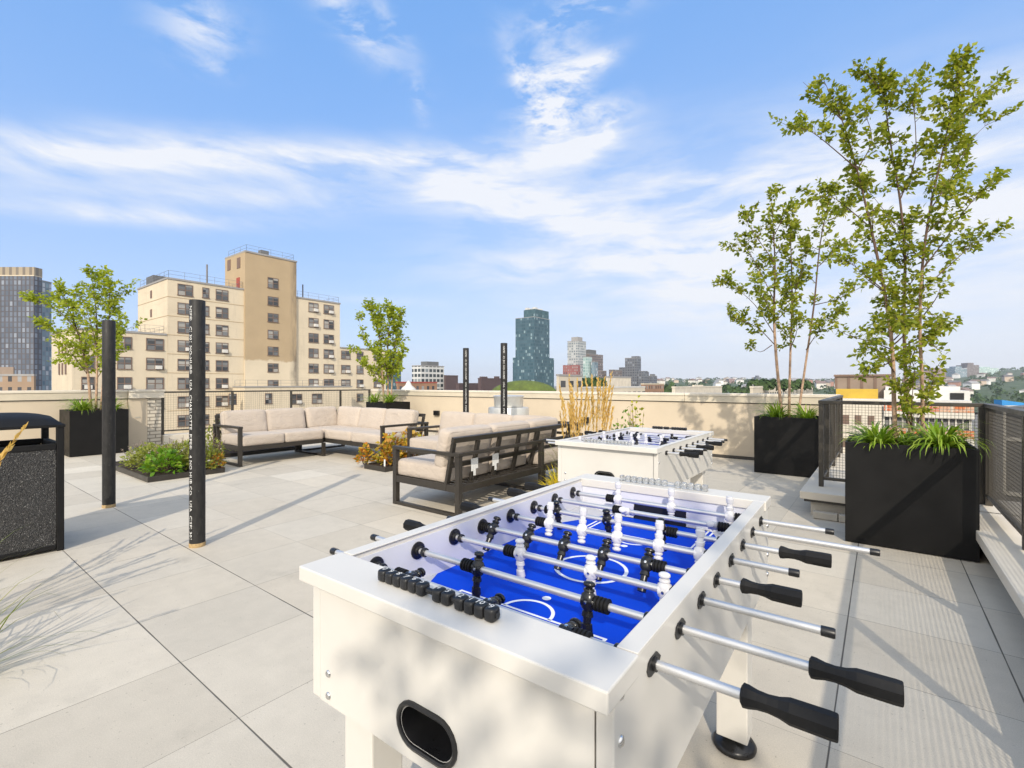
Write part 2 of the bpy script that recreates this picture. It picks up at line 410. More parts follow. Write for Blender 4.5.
    # pebble aggregate panel
    m, nt, b = newmat('pebble_panel'); co = nt.coord()
    v = nt.n.new('ShaderNodeTexVoronoi'); nt.l.new(co, v.inputs['Vector']); v.inputs['Scale'].default_value = 170
    c = nt.ramp(nt.sep(v.outputs['Color'])[0], [(0, (.004, .004, .0045)), (.55, (.012, .012, .013)), (.90, (.026, .026, .027)), (.98, (.08, .08, .08)), (1, (.20, .20, .19))])
    nt.l.new(c, b.inputs['Base Color']); b.inputs['Roughness'].default_value = .35
    nt.l.new(nt.bump(nt.m('MULTIPLY', v.outputs['Distance'], -1.), .9, .006), b.inputs['Normal']); MT['pebble'] = m
    # pale brick
    m, nt, b = newmat('pale_brick'); co = nt.coord(); x, y, z = nt.sep(co)
    br = nt.n.new('ShaderNodeTexBrick'); nt.l.new(nt.comb(nt.m('ADD', x, y), z, 0.0), br.inputs['Vector'])
    br.inputs['Scale'].default_value = 1.0; br.inputs['Brick Width'].default_value = .21; br.inputs['Row Height'].default_value = .075
    br.inputs['Mortar Size'].default_value = .011; br.inputs['Color1'].default_value = (.62, .56, .46, 1); br.inputs['Color2'].default_value = (.52, .47, .39, 1)
    br.inputs['Mortar'].default_value = (.25, .22, .18, 1)
    nt.l.new(br.outputs[0], b.inputs['Base Color']); b.inputs['Roughness'].default_value = .9; MT['brick'] = m
mats()

# ---------------------------------------------------------------- the roof deck
VL, VR, UB = -12.45, .635, 9.07            # left wall, right kerb, back wall
b = MB(); b.box((VL - .3, -7, -.25), (VR, UB, 0)); b.box((VR + .002, -7, -.25), (3.6, -2.9, 0)); tag(b.build('deck_paving', MT['deck']), kind='structure')
b = MB(); b.box((VL - .45, -7.2, -26), (1.15, UB + .35, -.27)); b.box((1.152, -7.2, -26), (3.8, -2.7, -.27)); tag(b.build('roof_block', MT['stucco']), kind='structure')

def wall_run(name, label, p0, p1, face, zt, zb, parts_group=None):
    """stucco parapet from p0 to p1 (axis aligned), face = unit vector towards the terrace"""
    r = empty(name, (0, 0, 0), label=label, cat='wall', group=parts_group)
    p0, p1, n = Vector((*p0, 0)), Vector((*p1, 0)), Vector((*face, 0)); T = .28
    def blk(o0, o1, z0, z1, name_, m, bev=.006):
        q = [p0 + n * o0, p1 + n * o0, p1 + n * o1, p0 + n * o1]
        bb = MB(); x = [k.x for k in q]; y = [k.y for k in q]
        bb.box((min(x), min(y), z0), (max(x), max(y), z1)); return bb.build(name_, m, r, bev)
    blk(-T, 0, -.02, zb, 'wall_face', MT['stucco'])
    L = (p1 - p0).length; d = (p1 - p0).normalized(); k = max(1, round(L / 2.6))
    cp = MB(); cs = MB(); fl = MB()
    for i in range(k):
        a = p0 + d * (L * i / k + (.003 if i else 0)); e = p0 + d * (L * (i + 1) / k - .003)
        q = [a + n * .045, e + n * .045, a - n * (T + .04), e - n * (T + .04)]
        xs = [v.x for v in q]; ys = [v.y for v in q]
        cp.box((min(xs), min(ys), zt - .05), (max(xs), max(ys), zt))
        q = [a + n * .030, e + n * .030, a - n * (T + .03), e - n * (T + .03)]
        xs = [v.x for v in q]; ys = [v.y for v in q]
        cs.box((min(xs), min(ys), zb + .012), (max(xs), max(ys), zt - .05))
    q = [p0 + n * .012, p1 + n * .012, p0 - n * T, p1 - n * T]; xs = [v.x for v in q]; ys = [v.y for v in q]
    fl.box((min(xs), min(ys), zb), (max(xs), max(ys), zb + .012))
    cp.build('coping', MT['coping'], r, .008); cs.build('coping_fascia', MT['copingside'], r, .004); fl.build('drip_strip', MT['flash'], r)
    q = [p0 + n * .02, p1 + n * .02, p0, p1]; xs = [v.x for v in q]; ys = [v.y for v in q]
    f2 = MB(); f2.box((min(xs), min(ys), .002), (max(xs), max(ys), .055)); f2.build('base_flashing', MT['flash'], r)
    return r
wall_run('parapet_wall', 'long beige stucco parapet wall with pale coping across the back of the terrace', (VL, UB), (-.52, UB), (0, -1), 1.145, .975)
wall_run('parapet_wall', 'beige stucco parapet wall on the left side behind the trash bin', (VL, -7), (VL, 3.04), (1, 0), 1.19, 1.0)
# brick ended pier
r = empty('wall_pier', (VL, 3.04, 0), label='short wall pier ending in exposed pale bricks beside the open railing', cat='wall')
b = MB(); b.box((-.28, .002, 0), (.05, .33, 1.0)); b.build('pier_face', MT['stucco'], r, .006)
b = MB(); b.box((-.28, .332, 0), (.05, .58, 1.0)); b.build('brick_end', MT['brick'], r, .004)
b = MB(); b.box((-.33, .002, 1.012), (.10, .62, 1.14)); b.box((-.34, .0, 1.142), (.115, .635, 1.19)); b.build('coping', MT['coping'], r, .008)
b = MB(); b.box((.051, .11, .60), (.058, .20, .625)); b.build('wall_vent', MT['conc'], r)

# low kerb walls of the notch on the right
def kerb(name, label, a, e, lip):
    r = empty(name, (0, 0, 0), label=label, cat='kerb wall', group='low kerb walls under the mesh railing')
    b = MB(); b.box((a[0], a[1], -.02), (e[0], e[1], .135)); b.build('kerb_base', MT['conc'], r, .004)
    l0, l1 = lip
    b = MB(); b.box((a[0] - l0[0], a[1] - l0[1], .165), (e[0] + l1[0], e[1] + l1[1], .24)); b.build('kerb_cap', MT['coping'], r, .006)
    b = MB(); b.box((a[0] - l0[0] * .6, a[1] - l0[1] * .6, .137), (e[0] + l1[0] * .6, e[1] + l1[1] * .6, .163)); b.build('drip_strip', MT['flash'], r)
kerb('kerb_wall', 'low pale kerb wall running along the right edge below the mesh railing', (VR, -2.85), (1.1, 5.62), ((.085, 0), (.05, 0)))
kerb('kerb_wall', 'low pale kerb wall across the notch behind the largest birch planter', (-.565, 5.66), (1.1, 6.25), ((.085, .08), (.05, .02)))
kerb('kerb_wall', 'low pale kerb wall running back from the notch to the parapet', (-.565, 6.275), (-.25, UB - .02), ((.085, 0), (.06, 0)))
b = MB(); b.box((-.53, 5.50, .004), (-.33, 5.575, .07)); b.box((-.32, 5.50, .004), (-.12, 5.575, .07))
tag(b.build('concrete_block', MT['conc'], None, .006), 'pair of small pale concrete blocks on the paving under the kerb overhang', 'block')
b = MB(); b.box((VL - .15, 3.64, -.02), (VL + .12, UB - .30, .20))
tag(b.build('kerb_wall', MT['coping'], None, .01), 'low whitish kerb under the open railing on the left', 'kerb wall', 'low kerb walls under the mesh railing')

# ---------------------------------------------------------------- railings
def railing(label, a, e, z0, posts, zt=1.14, zb=.34, pitch=.0265, wire=.0028, group='terrace railings'):
    a, e = Vector((*a, 0)), Vector((*e, 0)); L = (e - a).length; d = (e - a) / L; n = Vector((-d.y, d.x, 0))
    r = empty('railing', (a.x, a.y, 0), math.atan2(d.y, d.x), label=label, cat='railing', group=group)
    b = MB(); b.box((-.025, -.03, zt - .035), (L + .025, .03, zt)); b.build('top_rail', MT['rail'], r, .004)
    b = MB(); b.box((.02, -.018, zb - .03), (L - .02, .018, zb)); b.build('bottom_rail', MT['rail'], r, .003)
    for p in posts:
        b = MB(); b.box((p - .022, -.026, z0), (p + .022, .026, zt - .037)); b.build('post', MT['rail'], r, .003)
    if pitch:
        b = MB(); k = int(L / pitch)
        for i in range(1, k):
            x = L * i / k; b.bar((x, 0, zb), (x, 0, zt - .035), wire, wire, (0, 1, 0))
        kz = int((zt - .035 - zb) / pitch)
        for i in range(1, kz):
            z = zb + (zt - .035 - zb) * i / kz; b.bar((0, wire * .8, z), (L, wire * .8, z), wire, wire)
        b.build('mesh_panel', MT['mesh'], r)
    return r
railing('dark wire mesh railing along the right edge of the terrace', (.75, 5.94), (.75, -2.6), .24, [.02, 1.46, 2.80, 4.10, 5.42, 6.75, 8.05])
railing('dark wire mesh railing across the notch behind the largest birch', (-.50, 5.97), (.72, 5.97), .24, [.0, 1.21])
railing('dark wire mesh railing running from the notch back to the parapet', (-.50, 6.03), (-.50, 9.03), .24, [.55, 1.5, 2.45, 2.97])
railing('thin framed open railing behind the corner sofa on the left', (VL, 3.66), (VL, UB - .04), .20, [.0, 1.42, 2.88, 4.35, 5.34], 1.15, .30, .05, .0022)

# ---------------------------------------------------------------- black pipe posts with printed lettering
def text_verts(body, size):
    cu = bpy.data.curves.new('lettering', 'FONT'); cu.body = body; cu.size = size; cu.resolution_u = 2; cu.space_character = 1.08
    o = bpy.data.objects.new('lettering', cu); COL.objects.link(o)
    dg = bpy.context.evaluated_depsgraph_get(); dg.update()
    me = bpy.data.meshes.new_from_object(o.evaluated_get(dg))
    vs = [v.co.copy() for v in me.vertices]; fs = [tuple(p.vertices) for p in me.polygons]
    bpy.data.objects.remove(o); bpy.data.curves.remove(cu); bpy.data.meshes.remove(me)
    return vs, fs
TXT = 'NSF\u00ae   CI 301 NO-HUB\u00ae   USA  CHARLOTTE  PIPE\u00ae   4 NO HUB CO.  USA  CISPI 301'
tv, tf = text_verts(TXT, .034)
tw = max(v.x for v in tv)
RP = .0565
def pipe_post(X, Y, label, face, h=1.99):
    r = empty('pipe_post', Wd(X, Y), label=label, cat='post', group='black pipe posts')
    b = MB(); b.lathe([(.03, RP), (.5, RP), (1., RP), (1.5, RP), (h - .004, RP), (h, RP - .004), (h, RP - .010), (h - .05, RP - .010)], 28); b.build('pipe', MT['pipe'], r)
    b = MB(); b.lathe([(.0, RP + .001), (.028, RP + .003), (.034, RP - .001)], 28); b.build('base_sleeve', MT['rustring'], r)
    # direction from the post to the viewer, turned by 'face'
    p = Wd(X, Y); a0 = math.atan2(-p.y, -p.x) + face; s = (h - .12) / tw
    b = MB(); vs = []
    for v in tv:
        a = a0 + (v.y - .012) / RP
        vs.append(((RP + .0008) * math.cos(a), (RP + .0008) * math.sin(a), h - .05 - v.x * s))
    b.add(vs, tf); b.build('lettering', MT['print'], r)
    return r
pipe_post(-2.55, 3.89, 'black pipe post with white printed lettering standing nearest to the foosball table', R(-52))
pipe_post(-4.30, 5.12, 'black pipe post between the trash bin and the low green bed', R(140))
pipe_post(-.87, 9.07, 'slender lettered pipe post left of the two behind the grey sofa backs', R(0))
pipe_post(-.133, 7.96, 'slender lettered pipe post in front of the round metal roof vent', R(0))

# ---------------------------------------------------------------- foosball tables
PROF = [(.041, .0), (.0405, .0085), (.038, .0128), (.034, .0138), (.0315, .0128), (.0300, .0085), (.0265, .0078), (.0255, .0120), (.0215, .0132), (.0195, .0105), (.0175, .0112), (.0135, .0160), (.0, .0168),
        (-.0135, .0158), (-.0175, .0112), (-.0205, .0100), (-.0215, .0118), (-.0310, .0132), (-.0325, .0098), (-.0450, .0088), (-.0462, .0118), (-.0620, .0126), (-.0632, .0110), (-.0708, .0108), (-.0715, .0)]
def man_mesh(name, m):
    b = MB(); b.lathe(PROF, 14, Matrix.Scale(.82, 4, (0, 1, 0)))
    for v in range(len(b.v)):                    # squared foot
        x, y, z = b.v[v]
        if z < -.047: b.v[v] = (x * 1.05, y * 1.05 + .002, z)
    b.lathe([(-.013, .0135), (.013, .0135)], 12, Matrix.Rotation(R(90), 4, 'Y'))
    b.lathe([(.0, .004), (.002, .0035), (.0026, .0)], 8, Matrix.Translation((0, -.0140, 0)) @ Matrix.Rotation(R(90), 4, 'X'), mi=1)
    return b.mesh(name, [m, MT['chrome']])
man = {'k': man_mesh('black_player', MT['bkman']), 'w': man_mesh('white_player', MT['whman'])}
RX = Matrix.Rotation(R(90), 4, 'Y')              # lathe axis along +x
b = MB(); pr = []
for i in range(4): pr += [(i * .0085, .0125), (i * .0085 + .001, .0160), (i * .0085 + .0055, .0160), (i * .0085 + .0068, .0125)]
b.lathe(pr, 16, RX); bumper_me = b.mesh('rod_bumper', MT['rubber'])
b = MB(); b.lathe([(0, .0120), (.003, .0170), (.010, .0165), (.022, .0135), (.036, .0125), (.050, .0140), (.064, .0180), (.112, .0185), (.120, .0180), (.1215, .0165)], 8, RX, smooth=False)
handle_me = b.mesh('handle', MT['rubber'])
b = MB(); b.lathe([(0, .0095), (.020, .0098), (.023, .0085)], 14, RX); cap_me = b.mesh('end_cap', MT['black'])
b = MB(); b.lathe([(0, .0245), (.004, .024), (.0052, .0145), (.010, .0135), (.012, .010)], 18, RX); bush_me = b.mesh('bushing', MT['black'])
b = MB(); b.prism([(-.0145, -.014), (-.011, -.024), (.0, -.030), (.011, -.024), (.0145, -.014), (.0145, .014), (.0, .031), (-.0145, .014)], 0, .003, RX @ Matrix.Rotation(R(90), 4, 'Z') @ Matrix.Rotation(R(-90), 4, 'Z'))
b.lathe([(0, .012), (.008, .0115)], 14, RX); plate_me = b.mesh('bushing_plate', MT['black'])
b = MB(); b.lathe([(0, .0085), (.002, .0085), (.0045, .006), (.005, .0)], 12, RX); bolt_me = b.mesh('bolt', MT['chrome'])
b = MB(); b.lathe([(-.006, .0115), (-.004, .0128), (.004, .0128), (.006, .0115)], 14, RX); RING_MESH = b.mesh('rod_ring', MT['black'])
# counter bead: rounded cube with a digit on top
def bead_mesh(name, m, digit):
    b = MB(); b.cushion((0, 0, 0), (.0108, .0122, .0122), .0055, .0008, n=5)
    if digit:
        vs, fs = text_verts(digit, .019); cx = sum(v.x for v in vs) / len(vs); cy = sum(v.y for v in vs) / len(vs)
        b.add([((v.x - cx), (v.y - cy), .0134) for v in vs], fs, 1)
    return b.mesh(name, [m, MT['print']])
bead_k = [bead_mesh('score_bead', MT['black'], str(i + 1)) for i in range(10)]
bead_w = bead_mesh('score_bead', MT['clear'], None)

def ring(b, cx, cy, r, w, z, a0=0, a1=360, mi=1, n=48):
    vs = []
    for i in range(n + 1):
        a = R(a0 + (a1 - a0) * i / n); vs += [(cx + (r - w / 2) * math.cos(a), cy + (r - w / 2) * math.sin(a), z), (cx + (r + w / 2) * math.cos(a), cy + (r + w / 2) * math.sin(a), z)]
    b.add(vs, [(2 * i, 2 * i + 1, 2 * i + 3, 2 * i + 2) for i in range(n)], mi)
def rect_line(b, x0, y0, x1, y1, w, z, mi=1):
    for (a, c, d, e) in ((x0 - w / 2, y0 - w / 2, x1 + w / 2, y0 + w / 2), (x0 - w / 2, y1 - w / 2, x1 + w / 2, y1 + w / 2), (x0 - w / 2, y0 + w / 2, x0 + w / 2, y1 - w / 2), (x1 - w / 2, y0 + w / 2, x1 + w / 2, y1 - w / 2)):
        b.add([(a, c, z), (d, c, z), (d, e, z), (a, e, z)], [(0, 1, 2, 3)], mi)
def stadium(hw, hh, n=10):
    p = []
    for i in range(n + 1): a = R(-90 + 180 * i / n); p.append((hw - hh + hh * math.cos(a), hh * math.sin(a)))
    for i in range(n + 1): a = R(90 + 180 * i / n); p.append((-(hw - hh) + hh * math.cos(a), hh * math.sin(a)))
    return p
ZF, ZR, ZT = .755, .845, .89
# rod: (position along, colour, handle side, left tip, right tip, player offsets, spin in degrees)
RODS = [(-.522, 'k', 1, -.536, .637, (-.215, .03, .215), -84), (-.378, 'k', 1, -.546, .713, (-.125, .186), -8), (-.228, 'w', -1, -.562, .621, (-.100, .116, .301), 2),
        (-.095, 'k', 1, -.50, .556, (-.300, -.163, -.037, .088, .210), -36), (.062, 'w', -1, -.573, .536, (-.185, -.062, .058, .186, .300), 172), (.210, 'k', 1, -.563, .596, (-.243, -.044, .1435), 14),
        (.362, 'w', -1, -.577, .700, (-.041, .262), 70), (.512, 'w', -1, -.590, .588, (-.138, .077, .283), 178)]
SP = .009
def foosball(loc, rz, label):
    t = empty('foosball_table', loc, rz, label=label, cat='foosball table', group='white foosball tables')
    w, e = MT['white'], MT['whiteedge']
    for sx in (-1, 1):
        b = MB(); x0, x1 = sorted((sx * .3505, sx * .380)); b.box((x0, -.676, .585), (x1, .676, ZT - .001)); b.build('side_panel', w, t, .003)
        b = MB(); x0, x1 = sorted((sx * .346, sx * .382)); b.box((x0, -.592, ZT), (x1, .592, ZT + .004)); b.build('side_rim', w, t, .0015)
        b = MB(); x0, x1 = sorted((sx * .3465, sx * .350)); b.box((x0, -.618, ZF), (x1, .618, ZT - .012)); b.build('inner_lining', MT['wall_in'], t)
    hole = stadium(.069, .035)
    for sy in (-1, 1):
        # end panel with an oval ball return opening
        hz = .655
        b = MB(); bm = bmesh.new()
        outer = [(-.349, .585), (.349, .585), (.349, ZT - .032), (-.349, ZT - .032)]
        vo = [bm.verts.new((x, 0, z)) for x, z in outer]; vi = [bm.verts.new((x, 0, hz + z)) for x, z in hole]
        es = [bm.edges.new((vo[i], vo[(i + 1) % 4])) for i in range(4)] + [bm.edges.new((vi[i], vi[(i + 1) % len(vi)])) for i in range(len(vi)) if vi[i] != vi[(i + 1) % len(vi)] and (vi[i].co - vi[(i + 1) % len(vi)].co).length > 1e-6]
        bmesh.ops.triangle_fill(bm, use_beauty=True, use_dissolve=False, edges=es)
        bm.verts.index_update(); vs = [v.co.copy() for v in bm.verts]; fs = [tuple(v.index for v in f.verts) for f in bm.faces]; bm.free()
        b.add([(x, sy * .676, z) for x, y, z in vs], fs); b.add([(x, sy * .660, z) for x, y, z in vs], fs)
        o = len(b.v)
        b.add([(-.349, sy * .676, .585), (.349, sy * .676, .585), (.349, sy * .660, .585), (-.349, sy * .660, .585)], [(0, 1, 2, 3)])
        b.build('end_panel', w, t)
        # cup: moulded rim and a dark bowl behind
        b = MB(); M = Matrix.Translation((0, sy * .676, hz)) @ Matrix.Rotation(R(90) * sy, 4, 'X')
        prof = [(-.070, -.022), (-.062, -.006), (-.004, .0), (.004, .002), (.006, .006), (.004, .0115), (-.002, .012)]
        st = [];
        for zz, off in prof: st.append([M @ Vector((x, y * (1 if sy < 0 else 1), -zz)) for x, y in stadium(.069 + off, .035 + off)])
        n = len(st[0]); vs = [v for q in st for v in q]
        fs = [(i * n + k, i * n + (k + 1) % n, (i + 1) * n + (k + 1) % n, (i + 1) * n + k) for i in range(len(st) - 1) for k in range(n)] + [tuple(range(n))]
        # keep the bowl inside the cabinet
        vs = [Vector((v.x, sy * (.676 - (abs(v.y) - .676)) if False else v.y, v.z)) for v in vs]
        b.add(vs, fs, 0, True); b.build('ball_return_cup', MT['black'], t)
        y0, y1 = sorted((sy * .594, sy * .708)); b = MB(); b.box((-.385, y0, ZT - .030), (.385, y1, ZT + .004)); b.build('end_rim', w, t, .003)
        y0, y1 = sorted((sy * .600, sy * .6035)); b = MB()
        g = [(-.105, ZF), (-.105, ZF + .045)] + [(-.105 + .03 - .03 * math.cos(R(a)), ZF + .045 + .03 * math.sin(R(a))) for a in (30, 60, 90)] + [(.105 - .03 + .03 * math.sin(R(a)), ZF + .045 + .03 * math.cos(R(a))) for a in (0, 30, 60)] + [(.105, ZF + .045), (.105, ZF)]
        MY = Matrix.Rotation(R(90), 4, 'X')
        # end wall left and right of the goal and above it
        for a, c in ((-.346, -.1065), (.1065, .346)): b.box((a, y0, ZF), (c, y1, ZT - .031))
        b.box((-.1065, y0, ZF + .0765), (.1065, y1, ZT - .031)); b.build('inner_lining', MT['wall_in'], t)
        b = MB(); b.prism(g, -.004, .004, Matrix.Translation((0, sy * .598, 0)) @ MY)
        b.build('goal', MT['hole'], t)
        # counter beads
        c = MB(); c.tube([(-.170, sy * .645, ZT + .0165), (.148, sy * .645, ZT + .0165)], .006, 8)
        if sy > 0:
            for x in (-.178, .168): c.box((x - .006, sy * .645 - .012, ZT + .004), (x + .006, sy * .645 + .012, ZT + .028))
        cnt = c.build('score_counter', MT['black'] if sy < 0 else MT['clear'], t)
        xs = [-.158 + i * .0232 for i in range(6)] + [.004 + i * .0236 for i in range(2)] + [.062 + i * .0240 for i in range(4)]
        if sy > 0: xs = [-.150 + i * .0262 for i in range(7)] + [.060 + i * .0262 for i in range(5)]
        for i, x in enumerate(xs):
            linked('score_bead', bead_k[9 - i % 10 if i else 9] if sy < 0 else bead_w, cnt, (x, sy * .645, ZT + .0165), (0, 0, 0 if sy < 0 else math.pi))
        for sx in (-1, 1):
            for z in (.863, .795, .69, .618): linked('bolt', bolt_me, t, (sx * .380, sy * .655, z), (0, 0, 0 if sx > 0 else math.pi))
            for z in (.655, .605): linked('bolt', bolt_me, t, (sx * .315, sy * .676, z), (0, 0, sy * math.pi / 2))
            b = MB(); cx, cy = sx * .285, sy * .575
            b.box((cx - .052, cy - .045, .045), (cx + .052, cy + .045, .60)); lg = b.build('leg', w, t, .004)
            b = MB(); b.lathe([(0, .072), (.010, .074), (.022, .066), (.030, .045), (.045, .03)], 28, Matrix.Translation((cx, cy, 0))); b.build('levelling_foot', MT['black'], lg)
    b = MB(); b.box((-.3505, -.658, ZF - .02), (.3505, .658, ZF)); L = .011; z = ZF + .0008
    b.box((-.349, -.658, .587), (.349, .658, .60), 2)
    ring(b, 0, 0, .105, L, z); ring(b, 0, 0, .009, .016, z, n=16)
    for sy in (-1, 1):
        y0, y1 = sorted((sy * .345, sy * .598)); rect_line(b, -.21, y0, .21, y1, .0075, z)
        y0, y1 = sorted((sy * .327, sy * .598)); y0, y1 = sorted((sy * .362, sy * .598)); rect_line(b, -.192, y0, .192, y1, .0075, z)
        ring(b, 0, sy * .345, .066, .009, z, 180 if sy > 0 else 0, 360 if sy > 0 else 180)
        ring(b, 0, sy * .25, .006, .012, z, n=14)
    b.add([(-.346, -L / 2, z), (-.1075, -L / 2, z), (-.1075, L / 2, z), (-.346, L / 2, z)], [(0, 1, 2, 3)], 1)
    b.add([(.1075, -L / 2, z), (.346, -L / 2, z), (.346, L / 2, z), (.1075, L / 2, z)], [(0, 1, 2, 3)], 1)
    # sloped white corner ramps
    for sx in (-1, 1):
        for sy in (-1, 1):
            b.add([(sx * .346, sy * .60, ZF + .022), (sx * .346, sy * .30, ZF + .001), (sx * .20, sy * .60, ZF + .001)], [(0, 1, 2), (2, 1, 0)], 1)
    b.build('playfield', [MT['blue'], MT['line'], MT['whiteedge']], t)
    for s_, c_, hs, xl, xr, pl, sp in RODS:
        b = MB(); b.tube([(xl + .015, 0, 0), (xr - .015, 0, 0)], .0080, 14); rod = b.build('rod', MT['steel'], t, loc=(0, s_, ZR))
        for x in pl: linked('player', man[c_], rod, (x, 0, 0), (R(sp), 0, 0))
        for x in (pl[0] - .017, pl[-1] + .017):
            linked('bumper', bumper_me, rod, (x, 0, 0), (0, 0, math.pi if x < pl[0] else 0))
        linked('handle', handle_me, rod, (xr - .1215 if hs > 0 else xl + .1215, 0, 0), (R(22.5), 0, 0 if hs > 0 else math.pi))
        linked('end_cap', cap_me, rod, (xl + .022 if hs > 0 else xr - .022, 0, 0), (0, 0, math.pi if hs > 0 else 0))
        for sx in (-1, 1):
            linked('bushing', bush_me, rod, (sx * .3465, 0, 0), (0, 0, math.pi if sx > 0 else 0))
            linked('bushing_plate', plate_me, rod, (sx * .380, 0, 0), (0, 0, 0 if sx > 0 else math.pi))
            b = None
        linked('rod_ring', RING_MESH, rod, (-.318, 0, 0)); linked('rod_ring', RING_MESH, rod, (.318, 0, 0))
    return t
t1 = foosball((-.695, 1.293, 0), R(1.34), 'white foosball table with blue playfield nearest in the foreground')
t2 = copy_tree(t1); t2.location = (-1.545, 3.73, 0); t2.rotation_euler = (0, 0, R(180.9))
t2['label'] = 'white foosball table further back, beside the tall golden grass'

# ---------------------------------------------------------------- sectional sofas
def piping(parent, M, hx, hy, hz, r):
    """thin sewn welt along the two long edges of a cushion"""
    b = MB(); e = .014; ins = r - math.sqrt(r * r - (r - e) ** 2); x, y, rr = hx - ins, hy - ins, r
    for s in (-1, 1):
        p = []
        for cx, cy, a0 in ((x - rr, y - rr, 0), (-x + rr, y - rr, 90), (-x + rr, -y + rr, 180), (x - rr, -y + rr, 270)):
            for k in range(5): a = R(a0 + 22.5 * k); p.append(M @ Vector((cx + rr * math.cos(a), cy + rr * math.sin(a), s * (hz - e))))
        p.append(p[0]); b.tube(p, .0042, 6, cap=False)
    b.build('piping', MT['cloth'], parent)
def sofa(label, loc, rz, L, arms=(), corner=None, D=1.0, seats=2, backs=2, tags=()):
    """front at y=0, back at y=D, x along its length; corner: side closed by a second backrest"""
    t = empty('sectional_sofa', loc, rz, label=label, cat='sofa', group='sectional sofa modules')
    m = MT['sofa']; s = .055; zs0, zs1 = .245, .315
    def leg(x, y, z1):
        b = MB(); b.box((x - s / 2, y - s / 2, 0), (x + s / 2, y + s / 2, z1)); b.build('leg', m, t, .003)
    ends = [s / 2, L - s / 2]
    for i, x in enumerate(ends):
        arm = (i == 0 and 'l' in arms) or (i == 1 and 'r' in arms); zt = .60 if arm else zs0
        leg(x, s / 2, zt); leg(x, D - s / 2, .60)
        b = MB(); b.box((x - s / 2 + .002, s, .001), (x + s / 2 - .002, D - s, .035)); b.build('floor_runner', m, t, .003)
        if arm: b = MB(); b.box((x - .0325, -.004, .60), (x + .0325, D + .004, .635)); b.build('armrest', m, t, .004)
    b = MB()
    b.box((s, .004, zs0), (L - s, .044, zs1)); b.box((s, D - .044, zs0), (L - s, D - .004, zs1))
    for x in ends: b.box((x - s / 2 + .004, s, zs0), (x + s / 2 - .004, D - s, zs1))
    k = int(L / .09)
    for i in range(1, k): b.box((L * i / k - .02, .044, zs1 - .03), (L * i / k + .02, D - .044, zs1 - .015))
    b.build('seat_frame', m, t, .003)
    TL = R(13)
    def back(x0, x1, n, M, top=.785):
        """backrest frame in a local system: along x, leaning away in +y"""
        b = MB(); y0, z0, z1 = D - .19, .30, top; tn = math.tan(TL)
        P = lambda x, z, o=0: M @ Vector((x, y0 + (z - z0) * tn + o, z))
        b.bar(P(x0, z1 - .0275), P(x1, z1 - .0275), .035, .055, M.to_3x3() @ Vector((0, math.sin(TL), math.cos(TL))))
        b.bar(P(x0 + .05, .50), P(x1 - .05, .50), .028, .05, M.to_3x3() @ Vector((0, math.sin(TL), math.cos(TL))))
        for i in range(n + 1):
            x = x0 + .025 + (x1 - x0 - .05) * i / n
            b.bar(P(x, z0 - .04), P(x, z1 - .058), .05, .033, M.to_3x3() @ Vector((0, 1, 0)))
        b.bar(M @ Vector((x0, D - .0275, .617)), M @ Vector((x1, D - .0275, .617)), .04, .035)
        b.build('backrest_frame', m, t, .003)
    I = Matrix()
    back(0, L, max(3, round(L / .42)), I)
    if corner:   # second backrest along the closed side
        M = Matrix.Translation((D, 0, 0)) @ Matrix.Rotation(R(90), 4, 'Z') if corner == 'l' else Matrix.Translation((L - D, D, 0)) @ Matrix.Rotation(R(-90), 4, 'Z')
        back(*((0, D - .215) if corner == 'l' else (.215, D)), 2, M)
    # cushions
    ca = D - .30
    x0 = (ca * 0 + (.0 if corner != 'l' else .02)); sw = (L - .06) / seats
    for i in range(seats):
        b = MB(); b.cushion((.03 + sw * (i + .5), .40 - .015, .40), (sw / 2 - .004, .385, .085), .036, .008, seed=i + L); c = b.build('seat_cushion', MT['cloth'], t); piping(c, Matrix.Translation((.03 + sw * (i + .5), .385, .40)), sw / 2 - .004, .385, .085, .036)
    lo = .03 + (.26 if corner == 'l' else 0); hi = L - .03 - (.26 if corner == 'r' else 0); bw = (hi - lo) / backs
    for i in range(backs):
        M = Matrix.Translation((lo + bw * (i + .5), D - .285, .65)) @ Matrix.Rotation(-TL, 4, 'X')
        b = MB(); b.cushion((0, 0, 0), (bw / 2 - .004, .080, .205), .045, .009, M, seed=i * 3 + L); c = b.build('back_cushion', MT['cloth'], t); piping(c, M @ Matrix.Rotation(R(90), 4, 'X'), bw / 2 - .004, .205, .080, .045)
    if corner:
        cx = .285 if corner == 'l' else L - .285
        M = Matrix.Translation((cx, (D - .36) / 2, .65)) @ Matrix.Rotation(R(90 if corner == 'l' else -90), 4, 'Z') @ Matrix.Rotation(-TL, 4, 'X')
        b = MB(); b.cushion((0, 0, 0), ((D - .36) / 2 - .004, .080, .205), .045, .009, M, seed=9); b.build('back_cushion', MT['cloth'], t)
    for x, z in tags:
        b = MB()
        for k, (dx, hh) in enumerate(((0, .10), (.038, .17), (.076, .12))):
            y = D - .19 + (z - .30) * math.tan(TL) + .024 + .002 * k
            b.box((x + dx - .018, y, z - hh), (x + dx + .018, y + .0015, z + .01))
        b.build('care_tag', MT['print'], t)
    return t
sofa('beige cushioned sofa module with left arm in front of the open railing', (-8.02, 3.37, 0), R(90), 1.49, 'l', None, seats=2, backs=2)
sofa('corner sofa module with armrest next to the orange flower bed', (-9.02, 4.875, 0), 0, 2.62, 'r', 'l', seats=3, backs=3)
sofa('sofa module seen from behind, its dark slatted back towards the foosball tables', (-4.25, 4.865, 0), R(-90), 1.49, 'r', None, seats=2, backs=2, tags=((1.10, .53), (.76, .54)))
